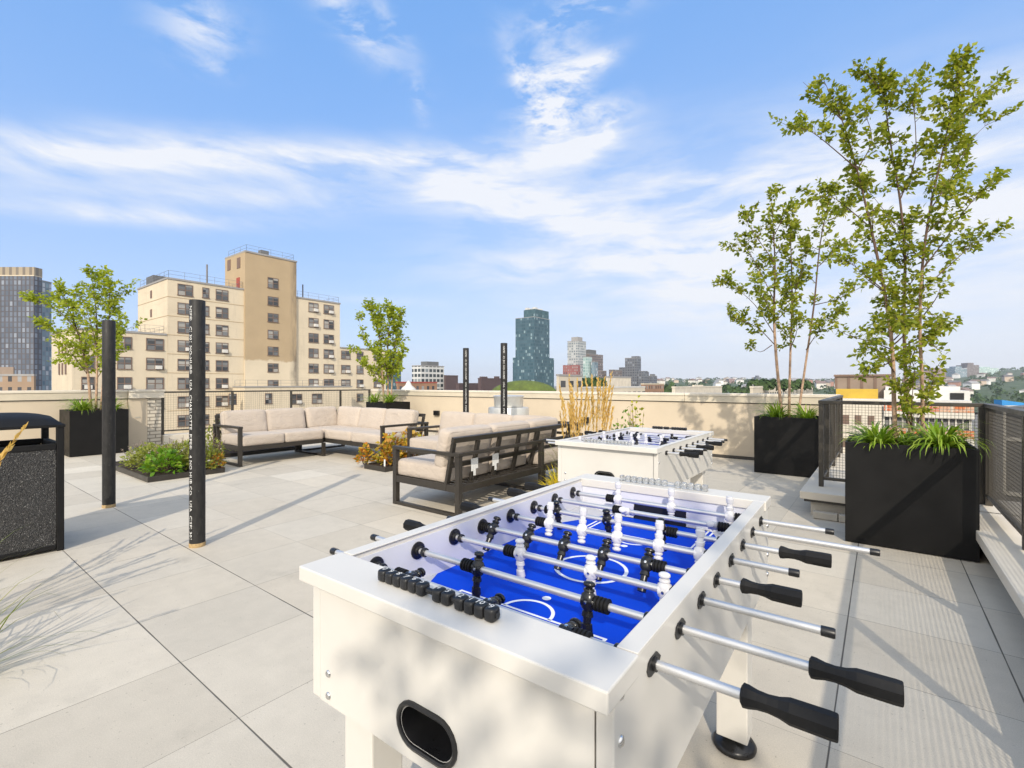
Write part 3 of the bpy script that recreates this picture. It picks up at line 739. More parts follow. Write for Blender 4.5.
sofa('corner sofa module partly hidden behind the slatted sofa back', (-5.79, 4.875, 0), 0, 2.52, 'l', 'r', seats=3, backs=3, tags=())

# ---------------------------------------------------------------- trash bin
t = empty('trash_bin', (-5.12, .85, 0), label='black square trash bin with pebble panels and a domed lid', cat='trash bin')
bw = .64
b = MB(); b.box((-bw + .03, -bw + .03, .07), (-.03, -.03, .79)); b.build('liner', MT['hole'], t)
for x in (-.045, -bw):
    for y in (-.045, -bw):
        b = MB(); b.box((x, y, .0), (x + .045, y + .045, .985)); b.build('corner_post', MT['bin'], t, .006)
for k, (a, e) in enumerate((((-.012, -bw + .047, .055), (-.006, -.047, .80)), ((-bw + .006, -bw + .047, .055), (-bw + .012, -.047, .80)), ((-bw + .047, -.012, .055), (-.047, -.006, .80)), ((-bw + .047, -bw + .006, .055), (-.047, -bw + .012, .80)))):
    b = MB(); b.box(a, e); b.build('pebble_panel', MT['pebble'], t)
b = MB()
for z0, z1 in ((.02, .055), (.80, .845)):
    b.box((-.04, -bw + .047, z0), (-.002, -.047, z1)); b.box((-bw + .002, -bw + .047, z0), (-bw + .04, -.047, z1))
    b.box((-bw + .047, -.04, z0), (-.047, -.002, z1)); b.box((-bw + .047, -bw + .002, z0), (-.047, -bw + .04, z1))
    b.build('rim_frame', MT['bin'], t, .005); b = MB()
b = MB(); n = 12; vs = []; h = bw / 2 + .006
for i in range(n + 1):
    for j in range(n + 1):
        p, q = -1 + 2 * i / n, -1 + 2 * j / n
        vs.append((-bw / 2 + p * h, -bw / 2 + q * h, .992 + .075 * (1 - abs(p) ** 2.6) * (1 - abs(q) ** 2.6) ** .6 + (.02 if max(abs(p), abs(q)) < .99 else 0)))
fs = [(i * (n + 1) + j, (i + 1) * (n + 1) + j, (i + 1) * (n + 1) + j + 1, i * (n + 1) + j + 1) for i in range(n) for j in range(n)]
b.add(vs, fs, 0, True); b.box((-bw - .006, -bw - .006, .972), (.006, .006, .993)); b.build('lid', MT['bin'], t, .004)

# ---------------------------------------------------------------- roof vent, wall boxes
t = empty('roof_vent', Wd(-.07, 10.0), label='round galvanized metal roof vent in front of the back parapet', cat='roof vent')
b = MB(); b.lathe([(0, .30), (.80, .30)], 32); b.build('duct', MT['galv'], t)
b = MB(); b.lathe([(.50, .40), (.52, .425), (.80, .425), (.83, .41), (.835, .32)], 36); b.build('lower_drum', MT['galv'], t)
b = MB(); b.lathe([(.84, .30), (1.04, .31), (1.06, .325), (1.075, .30), (1.09, .0)], 36); b.build('cap', MT['galv'], t)
for px, py in ((437, 413), (585, 420), (543, 419)):
    q = (px - 512) / F; Yq = (UB - .02) / (q * SG + CG); p = At(px, py, Yq)
    b = MB(); b.box((p.x - .09, UB - .075, p.z - .065), (p.x + .09, UB - .002, p.z + .065)); b.box((p.x - .07, UB - .085, p.z - .045), (p.x + .07, UB - .076, p.z + .045))
    tag(b.build('outlet_box', MT['black'], None, .006), {437: 'small dark outlet box on the parapet left of the pipe posts', 585: 'small dark outlet box on the parapet behind the tall golden grass', 543: 'small dark outlet box on the parapet right of the roof vent'}[px], 'outlet box')

# ---------------------------------------------------------------- planters, trees and plants
def planter(label, x0, y0, x1, y1, h=.83):
    t = empty('planter_box', ((x0 + x1) / 2, (y0 + y1) / 2, 0), label=label, cat='planter', group='black steel planter boxes')
    a, c = (x1 - x0) / 2, (y1 - y0) / 2; w = .012
    b = MB()
    b.box((-a, -c, .006), (a, -c + w, h)); b.box((-a, c - w, .006), (a, c, h)); b.box((-a, -c + w, .006), (-a + w, c - w, h)); b.box((a - w, -c + w, .006), (a, c - w, h))
    for s in (-1, 1):
        b.box((-a + w, s * (c - w) - (.022 if s > 0 else 0), h - .003), (a - w, s * (c - w) + (.022 if s < 0 else 0), h - .0005))
    b.build('box_wall', MT['planter'], t, .002)
    b = MB(); n = 14; vs = []
    for i in range(n + 1):
        for j in range(n + 1):
            x, y = (-1 + 2 * i / n) * (a - w), (-1 + 2 * j / n) * (c - w)
            vs.append((x, y, h - .06 + .02 * mnoise.noise(Vector((x * 9 + x0, y * 9, 0)))))
    b.add(vs, [(i * (n + 1) + j, (i + 1) * (n + 1) + j, (i + 1) * (n + 1) + j + 1, i * (n + 1) + j + 1) for i in range(n) for j in range(n)], 0, True)
    b.build('soil', MT['soil'], t)
    return t

def smooth_path(pts, k=4):
    """Catmull-Rom through the points"""
    out = []
    P = [pts[0] * 2 - pts[1]] + pts + [pts[-1] * 2 - pts[-2]]
    for i in range(1, len(P) - 2):
        for j in range(k):
            t = j / k; a, b_, c, d = P[i - 1], P[i], P[i + 1], P[i + 2]
            out.append(.5 * ((2 * b_) + (c - a) * t + (2 * a - 5 * b_ + 4 * c - d) * t * t + (3 * b_ - a - 3 * c + d) * t ** 3))
    out.append(pts[-1]); return out

def birch(label, Y, stems, limbs, rad, leafmat_, nb, blen, lsize, dens, seed, base=None, zb=.77, group='birch trees in the planters', t0=.30, upb=.5, core=12):
    """stems / limbs: sighted outlines [(px, py, depth offset)...]; extra limbs grow by themselves"""
    rn = random.Random(seed)
    def pts(l): return [At(q[0], q[1], Y + (q[2] if len(q) > 2 else 0)) for q in l]
    st = [smooth_path(pts(s)) for s in stems]
    o = base if base is not None else Vector((st[0][0].x, st[0][0].y, zb))
    for s in st: s.insert(0, Vector((s[0].x, s[0].y, zb - .04)))
    t = empty('birch_tree', o, label=label, cat='tree', group=group)
    lf = MB(); tw = MB(); hgt = max(p.z for s in st for p in s) - zb
    def leaf_at(p, d):
        dd = (d.normalized() * .5 + Vector((rn.uniform(-1, 1), rn.uniform(-1, 1), rn.uniform(-1.0, .55)))).normalized()
        nr = Vector((rn.uniform(-1, 1), rn.uniform(-1, 1), rn.uniform(.1, 1.3)))
        L = lsize * rn.uniform(.65, 1.25)
        lf.leaf(p - o + dd * L * .25, dd, nr, L, L * rn.uniform(.58, .76))
    def twig(p, d, L, r, dn):
        q = [p]; k = 4; dd = d.normalized()
        for i in range(k):
            dd = (dd + Vector((rn.uniform(-.28, .28), rn.uniform(-.28, .28), rn.uniform(-.16, .30)))).normalized()
            q.append(q[-1] + dd * L / k)
        tw.tube([v - o for v in q], [r * (1 - .75 * i / k) for i in range(k + 1)], 4, cap=False)
        n = max(5, int(L * dn * 3.2))
        for i in range(n):
            f = rn.uniform(.15, 1.05) * k; a = min(k - 1, int(f)); pp = q[a].lerp(q[a + 1], min(1, f - a))
            leaf_at(pp + Vector((rn.uniform(-.5, .5), rn.uniform(-.5, .5), rn.uniform(-.5, .5))) * lsize * .8, q[a + 1] - q[a])
        return q
    def limb(path, r, f0=.25):
        tw.tube([v - o for v in path], [max(.0012, r * (1 - .85 * i / (len(path) - 1))) for i in range(len(path))], 5, cap=False)
        L = sum((path[i + 1] - path[i]).length for i in range(len(path) - 1)); n = max(4, int(L * 15))
        for i in range(n):
            f = f0 + (1 - f0) * rn.random() ** .85; g = f * (len(path) - 1); a = min(len(path) - 2, int(g)); p = path[a].lerp(path[a + 1], g - a)
            d = (path[a + 1] - path[a]).normalized()
            sd = Vector((rn.uniform(-1, 1), rn.uniform(-1, 1), rn.uniform(-.35, .8))).normalized()
            twig(p, d * .8 + sd * .9, max(lsize * 1.5, min(.21, L * .30)) * rn.uniform(.5, 1.15), r * .28 + .0008, dens)
    for k, s in enumerate(st):
        n = len(s); r0 = rad * (1.0 - .12 * k); rr = [max(.0022, r0 * (1 - i / (n - 1)) ** .8) for i in range(n)]
        cut = int(n * .40); b = MB()
        b.tube([v - o for v in s[:cut + 1]], rr[:cut + 1], 10, 0); b.tube([v - o for v in s[cut:]], rr[cut:], 8, 1)
        b.build('trunk', [MT['bark'], MT['twig']], t)
        ph = rn.uniform(0, 6.28)
        for i in range(nb):
            f = t0 + (1 - t0) * (i + rn.random()) / nb; g = f * (n - 1); a = min(n - 2, int(g)); p = s[a].lerp(s[a + 1], g - a)
            ph += 2.4 + rn.uniform(-.3, .3); L = blen * (1.05 - .88 * (f - t0) / (1 - t0)) * rn.uniform(.55, 1.1)
            d = Vector((math.cos(ph), math.sin(ph), upb + rn.uniform(-.1, .5))).normalized(); q = [p]
            for j in range(5):
                d = (d + Vector((rn.uniform(-.12, .12), rn.uniform(-.12, .12), .10))).normalized(); q.append(q[-1] + d * L / 5)
            limb(q, rr[a] * .45 + .001)
        twig(s[-1], s[-1] - s[-3], lsize * 1.6, .003, dens)
    for l in limbs:
        limb(smooth_path(pts(l), 3), rad * .30, .12)
    for s in st:      # short shoots straight from the stems fill the core
        for i in range(core):
            f = t0 + (.97 - t0) * rn.random(); g = f * (len(s) - 1); a = min(len(s) - 2, int(g)); p = s[a].lerp(s[a + 1], g - a)
            twig(p, Vector((rn.uniform(-1, 1), rn.uniform(-1, 1), rn.uniform(.0, 1.2))), lsize * rn.uniform(1.8, 4.2), .0014, dens)
    tw.build('branches', MT['twig'], t); lf.build('crown', leafmat_, t)
    return t

def straps(label, loc, n, L, w, seed, mat='strap', group='strappy grass clumps in the planters', spread=.9, name='grass_clump', cat='grass plant', rbase=.05, droop=(1.2, 2.6), e0=(.5, 1.35)):
    rn = random.Random(seed); b = MB()
    for i in range(n):
        a = rn.uniform(0, 6.283); e = rn.uniform(*e0); r = rn.uniform(0, rbase)
        d = (math.cos(a) * math.cos(e), math.sin(a) * math.cos(e), math.sin(e))
        b.blade((r * math.cos(a + 1), r * math.sin(a + 1), 0), d, L * rn.uniform(.55, 1.15), w * rn.uniform(.7, 1.2), rn.uniform(*droop), n=6)
    o = b.build(name, MT[mat], None, loc=loc); tag(o, label, cat, group); return o

# right: the largest planter
planter('black steel planter box holding the largest birch on the right', -.24, 4.865, .57, 5.56)
D3 = 4.02
birch('largest birch with three pale trunks and loose airy crown in the right planter', D3,
      [[(895, 442), (894, 400), (892, 345, .02), (884, 290, .05), (871, 228, .1), (857, 170, .12), (842, 120, .15), (826, 85, .2)],
       [(911, 440, .05), (906, 380, .1), (904, 320, .12), (905, 260, .15), (900, 200, .2), (890, 140, .25), (884, 95, .2), (880, 72, .2)],
       [(923, 441), (922, 380, -.05), (920, 330, -.08), (922, 270, -.1), (930, 210, -.1), (943, 150, -.05), (953, 105), (959, 75), (958, 60)]],
      [[(858, 170, .1), (835, 150, .0), (812, 132, -.1), (797, 127, -.15)], [(842, 120, .15), (822, 100, .25), (803, 82, .3)], [(884, 290), (865, 275, -.15), (850, 262, -.25)],
       [(893, 350), (872, 342, .1), (850, 336, .2), (838, 330, .25)], [(894, 372), (880, 352, -.1), (862, 345, -.2)], [(894, 360), (878, 368, -.1), (862, 372, -.2)],
       [(922, 270, -.1), (945, 240, -.2), (965, 210, -.3), (982, 192, -.35), (993, 186, -.35)], [(930, 210, -.1), (950, 180, .05), (972, 140, .15), (994, 118, .2)], [(943, 150), (962, 120, .2), (976, 100, .3), (986, 90, .35)],
       [(922, 290), (950, 265, .2), (970, 247, .3), (982, 241, .3)], [(905, 260, .15), (890, 220, .3), (868, 190, .4)], [(904, 320), (925, 308, .2), (938, 325, .25)],
       [(920, 340, -.1), (932, 345, -.2), (941, 352, -.3)], [(885, 95, .2), (868, 75, .2), (853, 62, .2)], [(900, 200, .2), (915, 160, .1), (914, 110, 0), (906, 74, 0)],
       [(911, 425), (903, 400, -.1), (897, 378, -.15)], [(917, 425, -.1), (927, 400, -.2), (934, 378, -.2)], [(912, 430, -.1), (912, 400, -.2), (915, 370, -.25)], [(908, 425, .1), (900, 400, .15), (904, 372, .2)], [(918, 415, 0), (930, 390, .1), (938, 365, .1)], [(905, 400, -.1), (915, 375, -.2), (908, 350, -.3)], [(906, 380, .1), (915, 350, 0), (928, 335, -.1)],
       [(871, 228, .1), (850, 210, .25), (830, 196, .3), (815, 200, .35)], [(857, 170), (872, 140, -.1), (862, 105, -.1)], [(920, 320), (935, 300, -.15), (942, 285, -.2)], [(894, 340), (906, 325, -.25), (888, 315, -.3)]],
      .019, MT['leaf_dark'], 19, .29, .047, 46, 3, t0=.24, zb=.77, core=48)
straps('lush strappy grass spilling from the left side of the largest planter', (-.02, 5.02, .78), 190, .31, .024, 11)
straps('lush strappy grass drooping over the right front corner of the largest planter', (.36, 5.02, .78), 230, .37, .026, 12, droop=(1.6, 3.2))
straps('darker grass tuft between the trunks of the largest birch', (.17, 5.24, .78), 80, .26, .018, 13)

planter('black steel planter box beside the back parapet right of the foosball tables', -1.50, 7.85, -.68, 8.66)
birch('slender birch with three bare lower trunks in front of the back parapet', 7.21,
      [[(782, 417), (776, 355), (774, 311), (775, 265, .1), (773, 225, .1), (771, 193, .1)], [(789, 416), (790, 367), (792, 300, .1), (791, 250, .1), (790, 226, .1)], [(798, 416), (806, 361), (814, 305), (820, 245), (829, 200, -.1), (831, 190, -.1)]],
      [[(775, 335), (755, 305, .2), (735, 288, .3), (718, 281, .3)], [(775, 345), (758, 328, -.2), (740, 320, -.3), (728, 316, -.3)], [(774, 300), (755, 262, .2), (741, 243, .3), (734, 246, .3)], [(774, 262), (752, 230, 0), (742, 212, 0)],
       [(772, 240), (785, 215, -.2), (793, 205, -.3)], [(792, 300), (802, 272, -.2), (808, 250, -.3)], [(814, 305), (835, 300, -.2), (850, 293, -.3), (860, 288, -.3)], [(820, 265), (840, 247, .2), (853, 240, .3)],
       [(829, 220), (842, 214, .2), (850, 205, .2)], [(790, 350), (797, 330, -.3), (793, 315, -.3)], [(776, 320), (790, 290, .3), (798, 285, .3)], [(774, 320), (765, 300, -.4), (752, 280, -.5)], [(812, 320), (826, 320, .2), (838, 312, .3)], [(806, 350), (820, 330, -.2), (834, 322, -.3)],
       [(772, 345), (760, 352, .1), (750, 345, .2)]],
      .024, MT['leaf_dark'], 12, .40, .068, 31, 5, t0=.34, core=16)
straps('grass clump at the left of the planter beside the back parapet', (-1.25, 8.08, .78), 150, .40, .022, 21)
straps('grass clump at the right of the planter beside the back parapet', (-.86, 8.10, .78), 130, .36, .020, 22)

planter('black steel planter box on the left behind the trash bin', -12.30, 1.97, -11.47, 2.82)
birch('bright green bushy birch in the left planter behind a pipe post', 9.15,
      [[(91, 408), (88, 375), (83, 350), (74, 322, .2), (65, 300, .3), (58, 288, .3)], [(96, 408), (97, 370), (97, 330), (95, 300), (91, 272)], [(101, 408), (104, 370), (108, 330), (110, 300), (106, 276)]],
      [[(86, 362), (65, 340, .2), (50, 328, .3), (36, 322, .3)], [(84, 340), (60, 312, -.2), (38, 302, -.3), (15, 298, -.3)], [(97, 335), (78, 310, .3), (60, 300, .4)], [(104, 350), (118, 336, -.2), (133, 326, -.3)], [(108, 322), (118, 300, .2), (127, 288, .3)],
       [(88, 375), (70, 352, -.3), (54, 338, -.4)], [(96, 380), (110, 360, .3), (124, 352, .4)], [(97, 350), (90, 320, -.4), (80, 295, -.5)], [(104, 375), (112, 350, -.4), (120, 320, -.4)], [(97, 310), (104, 290, .3), (98, 275, .3)], [(88, 372), (78, 362, .2), (66, 360, .2)]],
      .026, MT['leaf_light'], 13, .34, .070, 28, 8, t0=.28, upb=1.0, core=20)
straps('strappy grass clump at the left of the planter behind the trash bin', (-11.72, 2.18, .78), 150, .42, .022, 31)
straps('strappy grass clump at the right of the planter behind the trash bin', (-11.72, 2.62, .78), 120, .40, .020, 32)

planter('black steel planter box behind the corner sofa by the back parapet', -11.0, 7.85, -10.15, 8.65)
birch('upright bright green birch behind the corner sofa', 13.0,
      [[(384, 402), (382, 370), (380, 340), (374, 318, .2), (367, 304, .2)], [(388, 402), (388, 370), (388, 340), (390, 318), (388, 305)], [(391, 402), (393, 365), (396, 338), (400, 312, -.2)]],
      [[(382, 378), (366, 366, .3), (352, 346, .3)], [(382, 360), (368, 345, -.3), (358, 318, -.3)], [(390, 352), (398, 342, .3), (403, 326, .3)], [(382, 385), (372, 372, -.3), (362, 362, -.3)], [(388, 345), (382, 325, .4), (378, 310, .4)], [(393, 372), (400, 360, -.3), (402, 345, -.4)], [(388, 380), (384, 360, -.5), (374, 350, -.5)], [(388, 385), (394, 370, .4), (398, 360, .4)]],
      .030, MT['leaf_light'], 13, .32, .085, 27, 14, t0=.20, upb=1.3, core=22)
straps('strappy grass clump at the right of the planter behind the corner sofa', (-10.25, 8.05, .78), 110, .46, .03, 41)
straps('strappy grass clump at the left of the planter behind the corner sofa', (-10.85, 8.0, .78), 110, .44, .03, 42)

# trees that stand behind the viewpoint and dapple the tables and the paving
planter('black steel planter box behind the viewpoint with a birch', 1.72, -3.8, 2.52, -3.0)
def far_px(X, Y, Yb): return None
def birch_at(label, x, y, h, seed, leaf='leaf_dark', nb=14, blen=.7):
    rn = random.Random(seed); st = []
    for k in range(3):
        a = k * 2.1 + seed; p = [Vector((x + .09 * math.cos(a), y + .09 * math.sin(a), .77))]
        for i in range(1, 6):
            p.append(p[0] + Vector((math.cos(a) * .07 * i + rn.uniform(-.05, .05), math.sin(a) * .07 * i + rn.uniform(-.05, .05), h * (1 - .08 * k) * i / 5)))
        st.append(p)
    global At
    keep = At; seq = []
    def At2(px, py, Y): return Vector((px, py, Y))
    At = At2
    r = birch(label, 0, [[tuple(q) for q in s] for s in st], [], .026, MT[leaf], nb, blen, .09, 14, seed, core=4, base=Vector((x, y, .77)), t0=.28)
    At = keep
    return r
birch_at('birch in a planter behind the viewpoint', 2.12, -3.4, 3.8, 51, blen=.70, nb=15)

# planting trays on the paving
def tray(label, x0, y0, x1, y1, h=.075):
    t = empty('planting_tray', ((x0 + x1) / 2, (y0 + y1) / 2, 0), label=label, cat='planting bed', group='low dark planting trays')
    a, c = (x1 - x0) / 2, (y1 - y0) / 2; w = .02; b = MB()
    b.box((-a, -c, 0), (a, -c + w, h)); b.box((-a, c - w, 0), (a, c, h)); b.box((-a, -c + w, 0), (-a + w, c - w, h)); b.box((a - w, -c + w, 0), (a, c - w, h)); b.build('tray_edge', MT['sofa'], t, .003)
    b = MB(); n = 20; vs = [((-1 + 2 * i / n) * (a - w), (-1 + 2 * j / n) * (c - w), h - .015 + .03 * mnoise.noise(Vector((i * .7 + x0, j * .7, 0)))) for i in range(n + 1) for j in range(n + 1)]
    b.add(vs, [(i * (n + 1) + j, (i + 1) * (n + 1) + j, (i + 1) * (n + 1) + j + 1, i * (n + 1) + j + 1) for i in range(n) for j in range(n)], 0, True); b.build('soil', MT['soil'], t)
def bush(name, label, loc, rx, ry, rz, n, ls, mat, seed, cat='plant', group=None, wl=.7, up=.3, stems=14, flower=None, nf=0, fl=.02):
    rn = random.Random(seed); b = MB(); s = MB(); mats_ = [MT[mat], MT['twig']] + ([MT[flower]] if flower else [])
    for i in range(stems):
        a = rn.uniform(0, 6.28); r = rn.random() ** .5; e = Vector((math.cos(a) * r * rx, math.sin(a) * r * ry, rz * rn.uniform(.7, 1.1)))
        b.tube([e * 0 + Vector((e.x * .25, e.y * .25, 0)), Vector((e.x * .7, e.y * .7, e.z * .55)), e], [.004, .003, .0015], 4, 1, False)
    for i in range(n):
        while True:
            p = Vector((rn.uniform(-1, 1), rn.uniform(-1, 1), rn.uniform(0, 1)))
            if p.length < 1 and p.length > .25 + .4 * rn.random(): break
        lump = 1 + .25 * mnoise.noise(Vector((p.x * 2.5 + seed, p.y * 2.5, p.z * 2.5)))
        q = Vector((p.x * rx, p.y * ry, .03 + p.z * rz)) * lump
        d = (p.normalized() + Vector((rn.uniform(-1, 1), rn.uniform(-1, 1), rn.uniform(-.6, .9)))).normalized()
        L = ls * rn.uniform(.6, 1.25)
        b.leaf(q, d, Vector((rn.uniform(-.8, .8), rn.uniform(-.8, .8), 1)), L, L * wl)
    for i in range(nf):
        a = rn.uniform(0, 6.28); r = rn.random() ** .5; e = Vector((math.cos(a) * r * rx * 1.15, math.sin(a) * r * ry * 1.15, rz * (1.15 - .5 * r * r) * rn.uniform(.8, 1.25)))
        st = Vector((e.x * .8, e.y * .8, e.z * .55)); b.tube([st, e], [.0025, .0015], 3, 1, False)
        for k in range(9):
            f = .45 + .6 * k / 9; b.leaf(st.lerp(e, f), Vector((rn.uniform(-1, 1), rn.uniform(-1, 1), rn.uniform(-.2, 1))), Vector((rn.uniform(-1, 1), rn.uniform(-1, 1), 1)), fl, fl * .7, 2)
    o = b.build(name, mats_, None, loc=loc); tag(o, label, cat, group); return o
tray('low dark planting tray of catmint and lush green leaves behind the pipe posts', -9.7, 2.10, -7.72, 3.05)
G = 'plants in the low catmint bed'
bush('leafy_plant', 'lush bright green leafy plant at the front of the low catmint bed', (-7.98, 2.36, .06), .24, .24, .30, 300, .075, 'lush', 61, group=G, wl=.8)
bush('catmint', 'wispy catmint with faded flower spikes at the left end of the low bed', (-8.75, 2.42, .06), .60, .32, .30, 1200, .050, 'lav', 62, group=G, flower='lavfl', nf=45, cat='plant')
bush('catmint', 'wispy catmint with faded flower spikes behind the lush green plant', (-8.30, 2.66, .06), .50, .34, .36, 1100, .050, 'lav', 63, group=G, flower='lavfl', nf=50)
bush('leafy_plant', 'olive leafy plant right of the lush one behind the pipe post', (-7.92, 2.80, .06), .26, .28, .36, 520, .055, 'lav', 64, group=G)
bush('catmint', 'olive catmint tuft close behind the lettered pipe post', (-8.10, 3.0, .06), .26, .2, .40, 260, .045, 'lav', 65, group=G, flower='lavfl', nf=30)
bush('leafy_plant', 'small yellow flowering tuft against the leg of the left sofa', (-7.80, 2.98, .04), .10, .09, .22, 110, .05, 'coleus', 66, group=G)
tray('low dark planting tray squeezed behind the left sofa by the railing', -9.95, 3.35, -9.25, 5.0)
bush('catmint', 'dim green shrub behind the left sofa armrest', (-9.55, 3.6, .05), .32, .3, .55, 420, .05, 'lav', 67, group='shrubs behind the left sofa')
bush('catmint', 'dim green shrub under the railing behind the left sofa seat', (-9.6, 4.4, .05), .32, .4, .40, 380, .05, 'lav', 68, group='shrubs behind the left sofa')
tray('low dark planting tray with orange leaved plants between the two sofas', -6.36, 4.50, -5.84, 5.5)
G = 'orange leaved plants between the sofas'
bush('coleus_plant', 'largest orange and yellow leaved plant between the two corner sofas', (-6.08, 4.78, .06), .23, .22, .42, 400, .07, 'coleus', 71, group=G, wl=.85)
bush('coleus_plant', 'small orange leaved tuft hanging over the left edge of the tray', (-6.42, 4.56, .05), .13, .13, .26, 150, .07, 'coleus', 72, group=G, wl=.85)
bush('coleus_plant', 'green and orange leaved plant towards the back of the tray', (-6.05, 5.2, .06), .24, .22, .50, 300, .075, 'coleus', 73, group=G, wl=.85)
b = MB(); b.box((-.016, -.002, 0), (.016, .002, .10)); b.prism([(-.016, 0), (.016, 0), (0, -.03)], -.002, .002, Matrix.Rotation(R(90), 4, 'X'))
tag(b.build('plant_label', MT['print'], None, loc=(-5.93, 4.56, .075)), 'white plastic plant label stuck in the soil of the orange plant tray', 'plant label')
tray('low dark planting tray of wispy plants at the back between the sofas', -6.7, 6.1, -5.7, 6.8)
bush('catmint', 'wispy grey green plant between the sofas in front of the parapet', (-6.2, 6.35, .05), .42, .30, .50, 420, .05, 'lav', 74, flower='lavfl', nf=60)

tray('low dark planting tray with golden grasses behind the slatted sofa back', -3.12, 4.1, -2.44, 6.0)
# feather reed grass
def reed(label, loc, n, H, seed, group='tall golden feather grasses', sp=.17, plume=True, lean=(0, 0)):
    rn = random.Random(seed); t = empty('feather_grass', loc, label=label, cat='ornamental grass', group=group)
    b = MB(); g = MB()
    for i in range(n):
        a = rn.uniform(0, 6.28); r = rn.uniform(.0, .10); tilt = rn.random() ** .8 * sp; h = H * rn.uniform(.72, 1.08)
        p0 = Vector((r * math.cos(a), r * math.sin(a), 0)); d = Vector((math.cos(a) * tilt + lean[0], math.sin(a) * tilt + lean[1], 1)); q = []
        for k in range(6):
            f = k / 5; q.append(p0 + Vector((d.x * f * f * h * .9 + d.x * f * .15 * h, d.y * f * f * h * .9 + d.y * f * .15 * h, f * h)))
        b.tube(q, [.0022, .0021, .002, .0018, .0015, .001], 3, 0, False)
        if plume:
            for k in range(34):
                f = .62 + .39 * (k / 34); e = f * 5; j = min(4, int(e)); p = q[j].lerp(q[j + 1], e - j); dd = (q[5] - q[4]).normalized() + Vector((rn.uniform(-.35, .35), rn.uniform(-.35, .35), 0))
                b.leaf(p, dd, Vector((rn.uniform(-1, 1), rn.uniform(-1, 1), .2)), .060 * (1.15 - abs(f - .82) * 2.5), .020, 0)
    for i in range(int(n * 3.2)):
        a = rn.uniform(0, 6.28); e = rn.uniform(.8, 1.45); r = rn.uniform(0, .10)
        g.blade((r * math.cos(a), r * math.sin(a), 0), (math.cos(a) * math.cos(e), math.sin(a) * math.cos(e), math.sin(e)), H * rn.uniform(.35, .72), .009, rn.uniform(.6, 2.0), n=6)
    b.build('plumes', MT['straw'], t); g.build('blades', MT['greengrass'], t); return t
reed('tall golden feather grass left of the further foosball table', (-2.90, 5.0, .05), 19, 1.26, 81)
reed('tall golden feather grass behind the first clump, against the parapet', (-2.82, 5.42, .05), 19, 1.32, 82)
straps('bright yellow grass tuft in front of the slatted sofa back', (-2.70, 4.42, .06), 260, .38, .020, 83, 'yellowgrass', None, rbase=.09, droop=(.5, 1.6), e0=(.55, 1.5))
G = 'yellow green shrubs by the golden grass'
bush('leafy_plant', 'green shrub in the golden grass tray behind the further table', (-2.52, 5.55, .05), .24, .24, .86, 420, .055, 'lush', 84, group=G)
bush('leafy_plant', 'yellow leaved shrub at the far end of the golden grass tray', (-2.48, 5.86, .05), .16, .18, .94, 300, .055, 'yelleaf', 85, group=G)
bush('leafy_plant', 'low green shrub between the yellow tuft and the golden grass', (-2.85, 4.75, .05), .22, .24, .34, 260, .06, 'greengrass', 86, group=G)

# grass clumps left of the viewpoint reaching into the picture
tray('low dark planting tray of grasses at the left beside the viewpoint', *(lambda p: (p.x - .55, p.y - 1.2, p.x + .22, p.y + .40))(Wd(-3.05, 2.15)))
p = Wd(-2.98, 2.42, .05); reed('feather grass with straw plumes in front of the trash bin', p, 10, .95, 91, 'feather grasses beside the viewpoint', .55)
p = Wd(-3.05, 1.6, .05); reed('tall feather grass standing just left of the viewpoint', p, 8, 1.25, 92, 'feather grasses beside the viewpoint', .5)
p = Wd(-2.85, .9, .05); reed('tall feather grass furthest back left of the viewpoint', p, 8, 1.3, 93, 'feather grasses beside the viewpoint', .5)
p = Wd(-2.42, 2.08, .01); straps('loose green grass tuft spreading over the paving at the left', p, 70, .55, .011, 94, 'greengrass', None, rbase=.08, droop=(.8, 2.4), e0=(.3, 1.4))

# ---------------------------------------------------------------- the city beyond the parapet
GZ = -26.0
def facade(name, wall, glass, cw, ch, fw, fh, glint=.15, rough=.25, seed=0., mull=None):
    """storey and bay grid: panes of uneven tone between mullions"""
    m, nt, b = newmat(name); co = nt.coord(); x, y, z = nt.sep(co)
    h = nt.m('ADD', x, y); fx = nt.m('DIVIDE', h, cw); fz = nt.m('DIVIDE', z, ch)
    ix, iz = nt.m('FLOOR', fx), nt.m('FLOOR', fz)
    px, pz = nt.m('FRACT', fx), nt.m('FRACT', fz)
    ins = nt.m('MULTIPLY', nt.m('MULTIPLY', nt.m('GREATER_THAN', px, (1 - fw) / 2), nt.m('LESS_THAN', px, (1 + fw) / 2)), nt.m('MULTIPLY', nt.m('GREATER_THAN', pz, (1 - fh) / 2), nt.m('LESS_THAN', pz, (1 + fh) / 2)))
    rn = nt.white(nt.comb(ix, iz, seed))
    g = nt.ramp(rn, [(0, glass[0]), (1 - glint - .02, glass[1]), (1 - glint, glass[2]), (1, glass[2])])  # on glass walls the last tone paints glints into the pane colour
    k = nt.rng(nt.noise(co, .05, 3), .3, .7, .85, 1.12)
    w = nt.mix(1., (*wall, 1), nt.comb(k, k, k), 'MULTIPLY')
    nt.l.new(nt.mix(ins, w, g), b.inputs['Base Color'])
    nt.l.new(nt.rng(ins, 0, 1, .8, rough), b.inputs['Roughness']); b.inputs['Specular IOR Level'].default_value = .35
    return m
def plain(name, c, r=.8, var=.12, vs=.4): return pmat(name, c, r, var=var, vs=vs)
C = {}
m, nt, bb = newmat('tan_brick'); co = nt.coord(); k = nt.rng(nt.noise(co, .25, 5, .6), .3, .7, .94, 1.06)
k2 = nt.rng(nt.noise(nt.mapping(co, (1, 1, .12)), .9, 6, .7), .54, .72, 1.0, .84); k3 = nt.rng(nt.noise(nt.mapping(co, (.25, .25, 2.0)), .8, 4, .6), .55, .70, 1.0, .93)
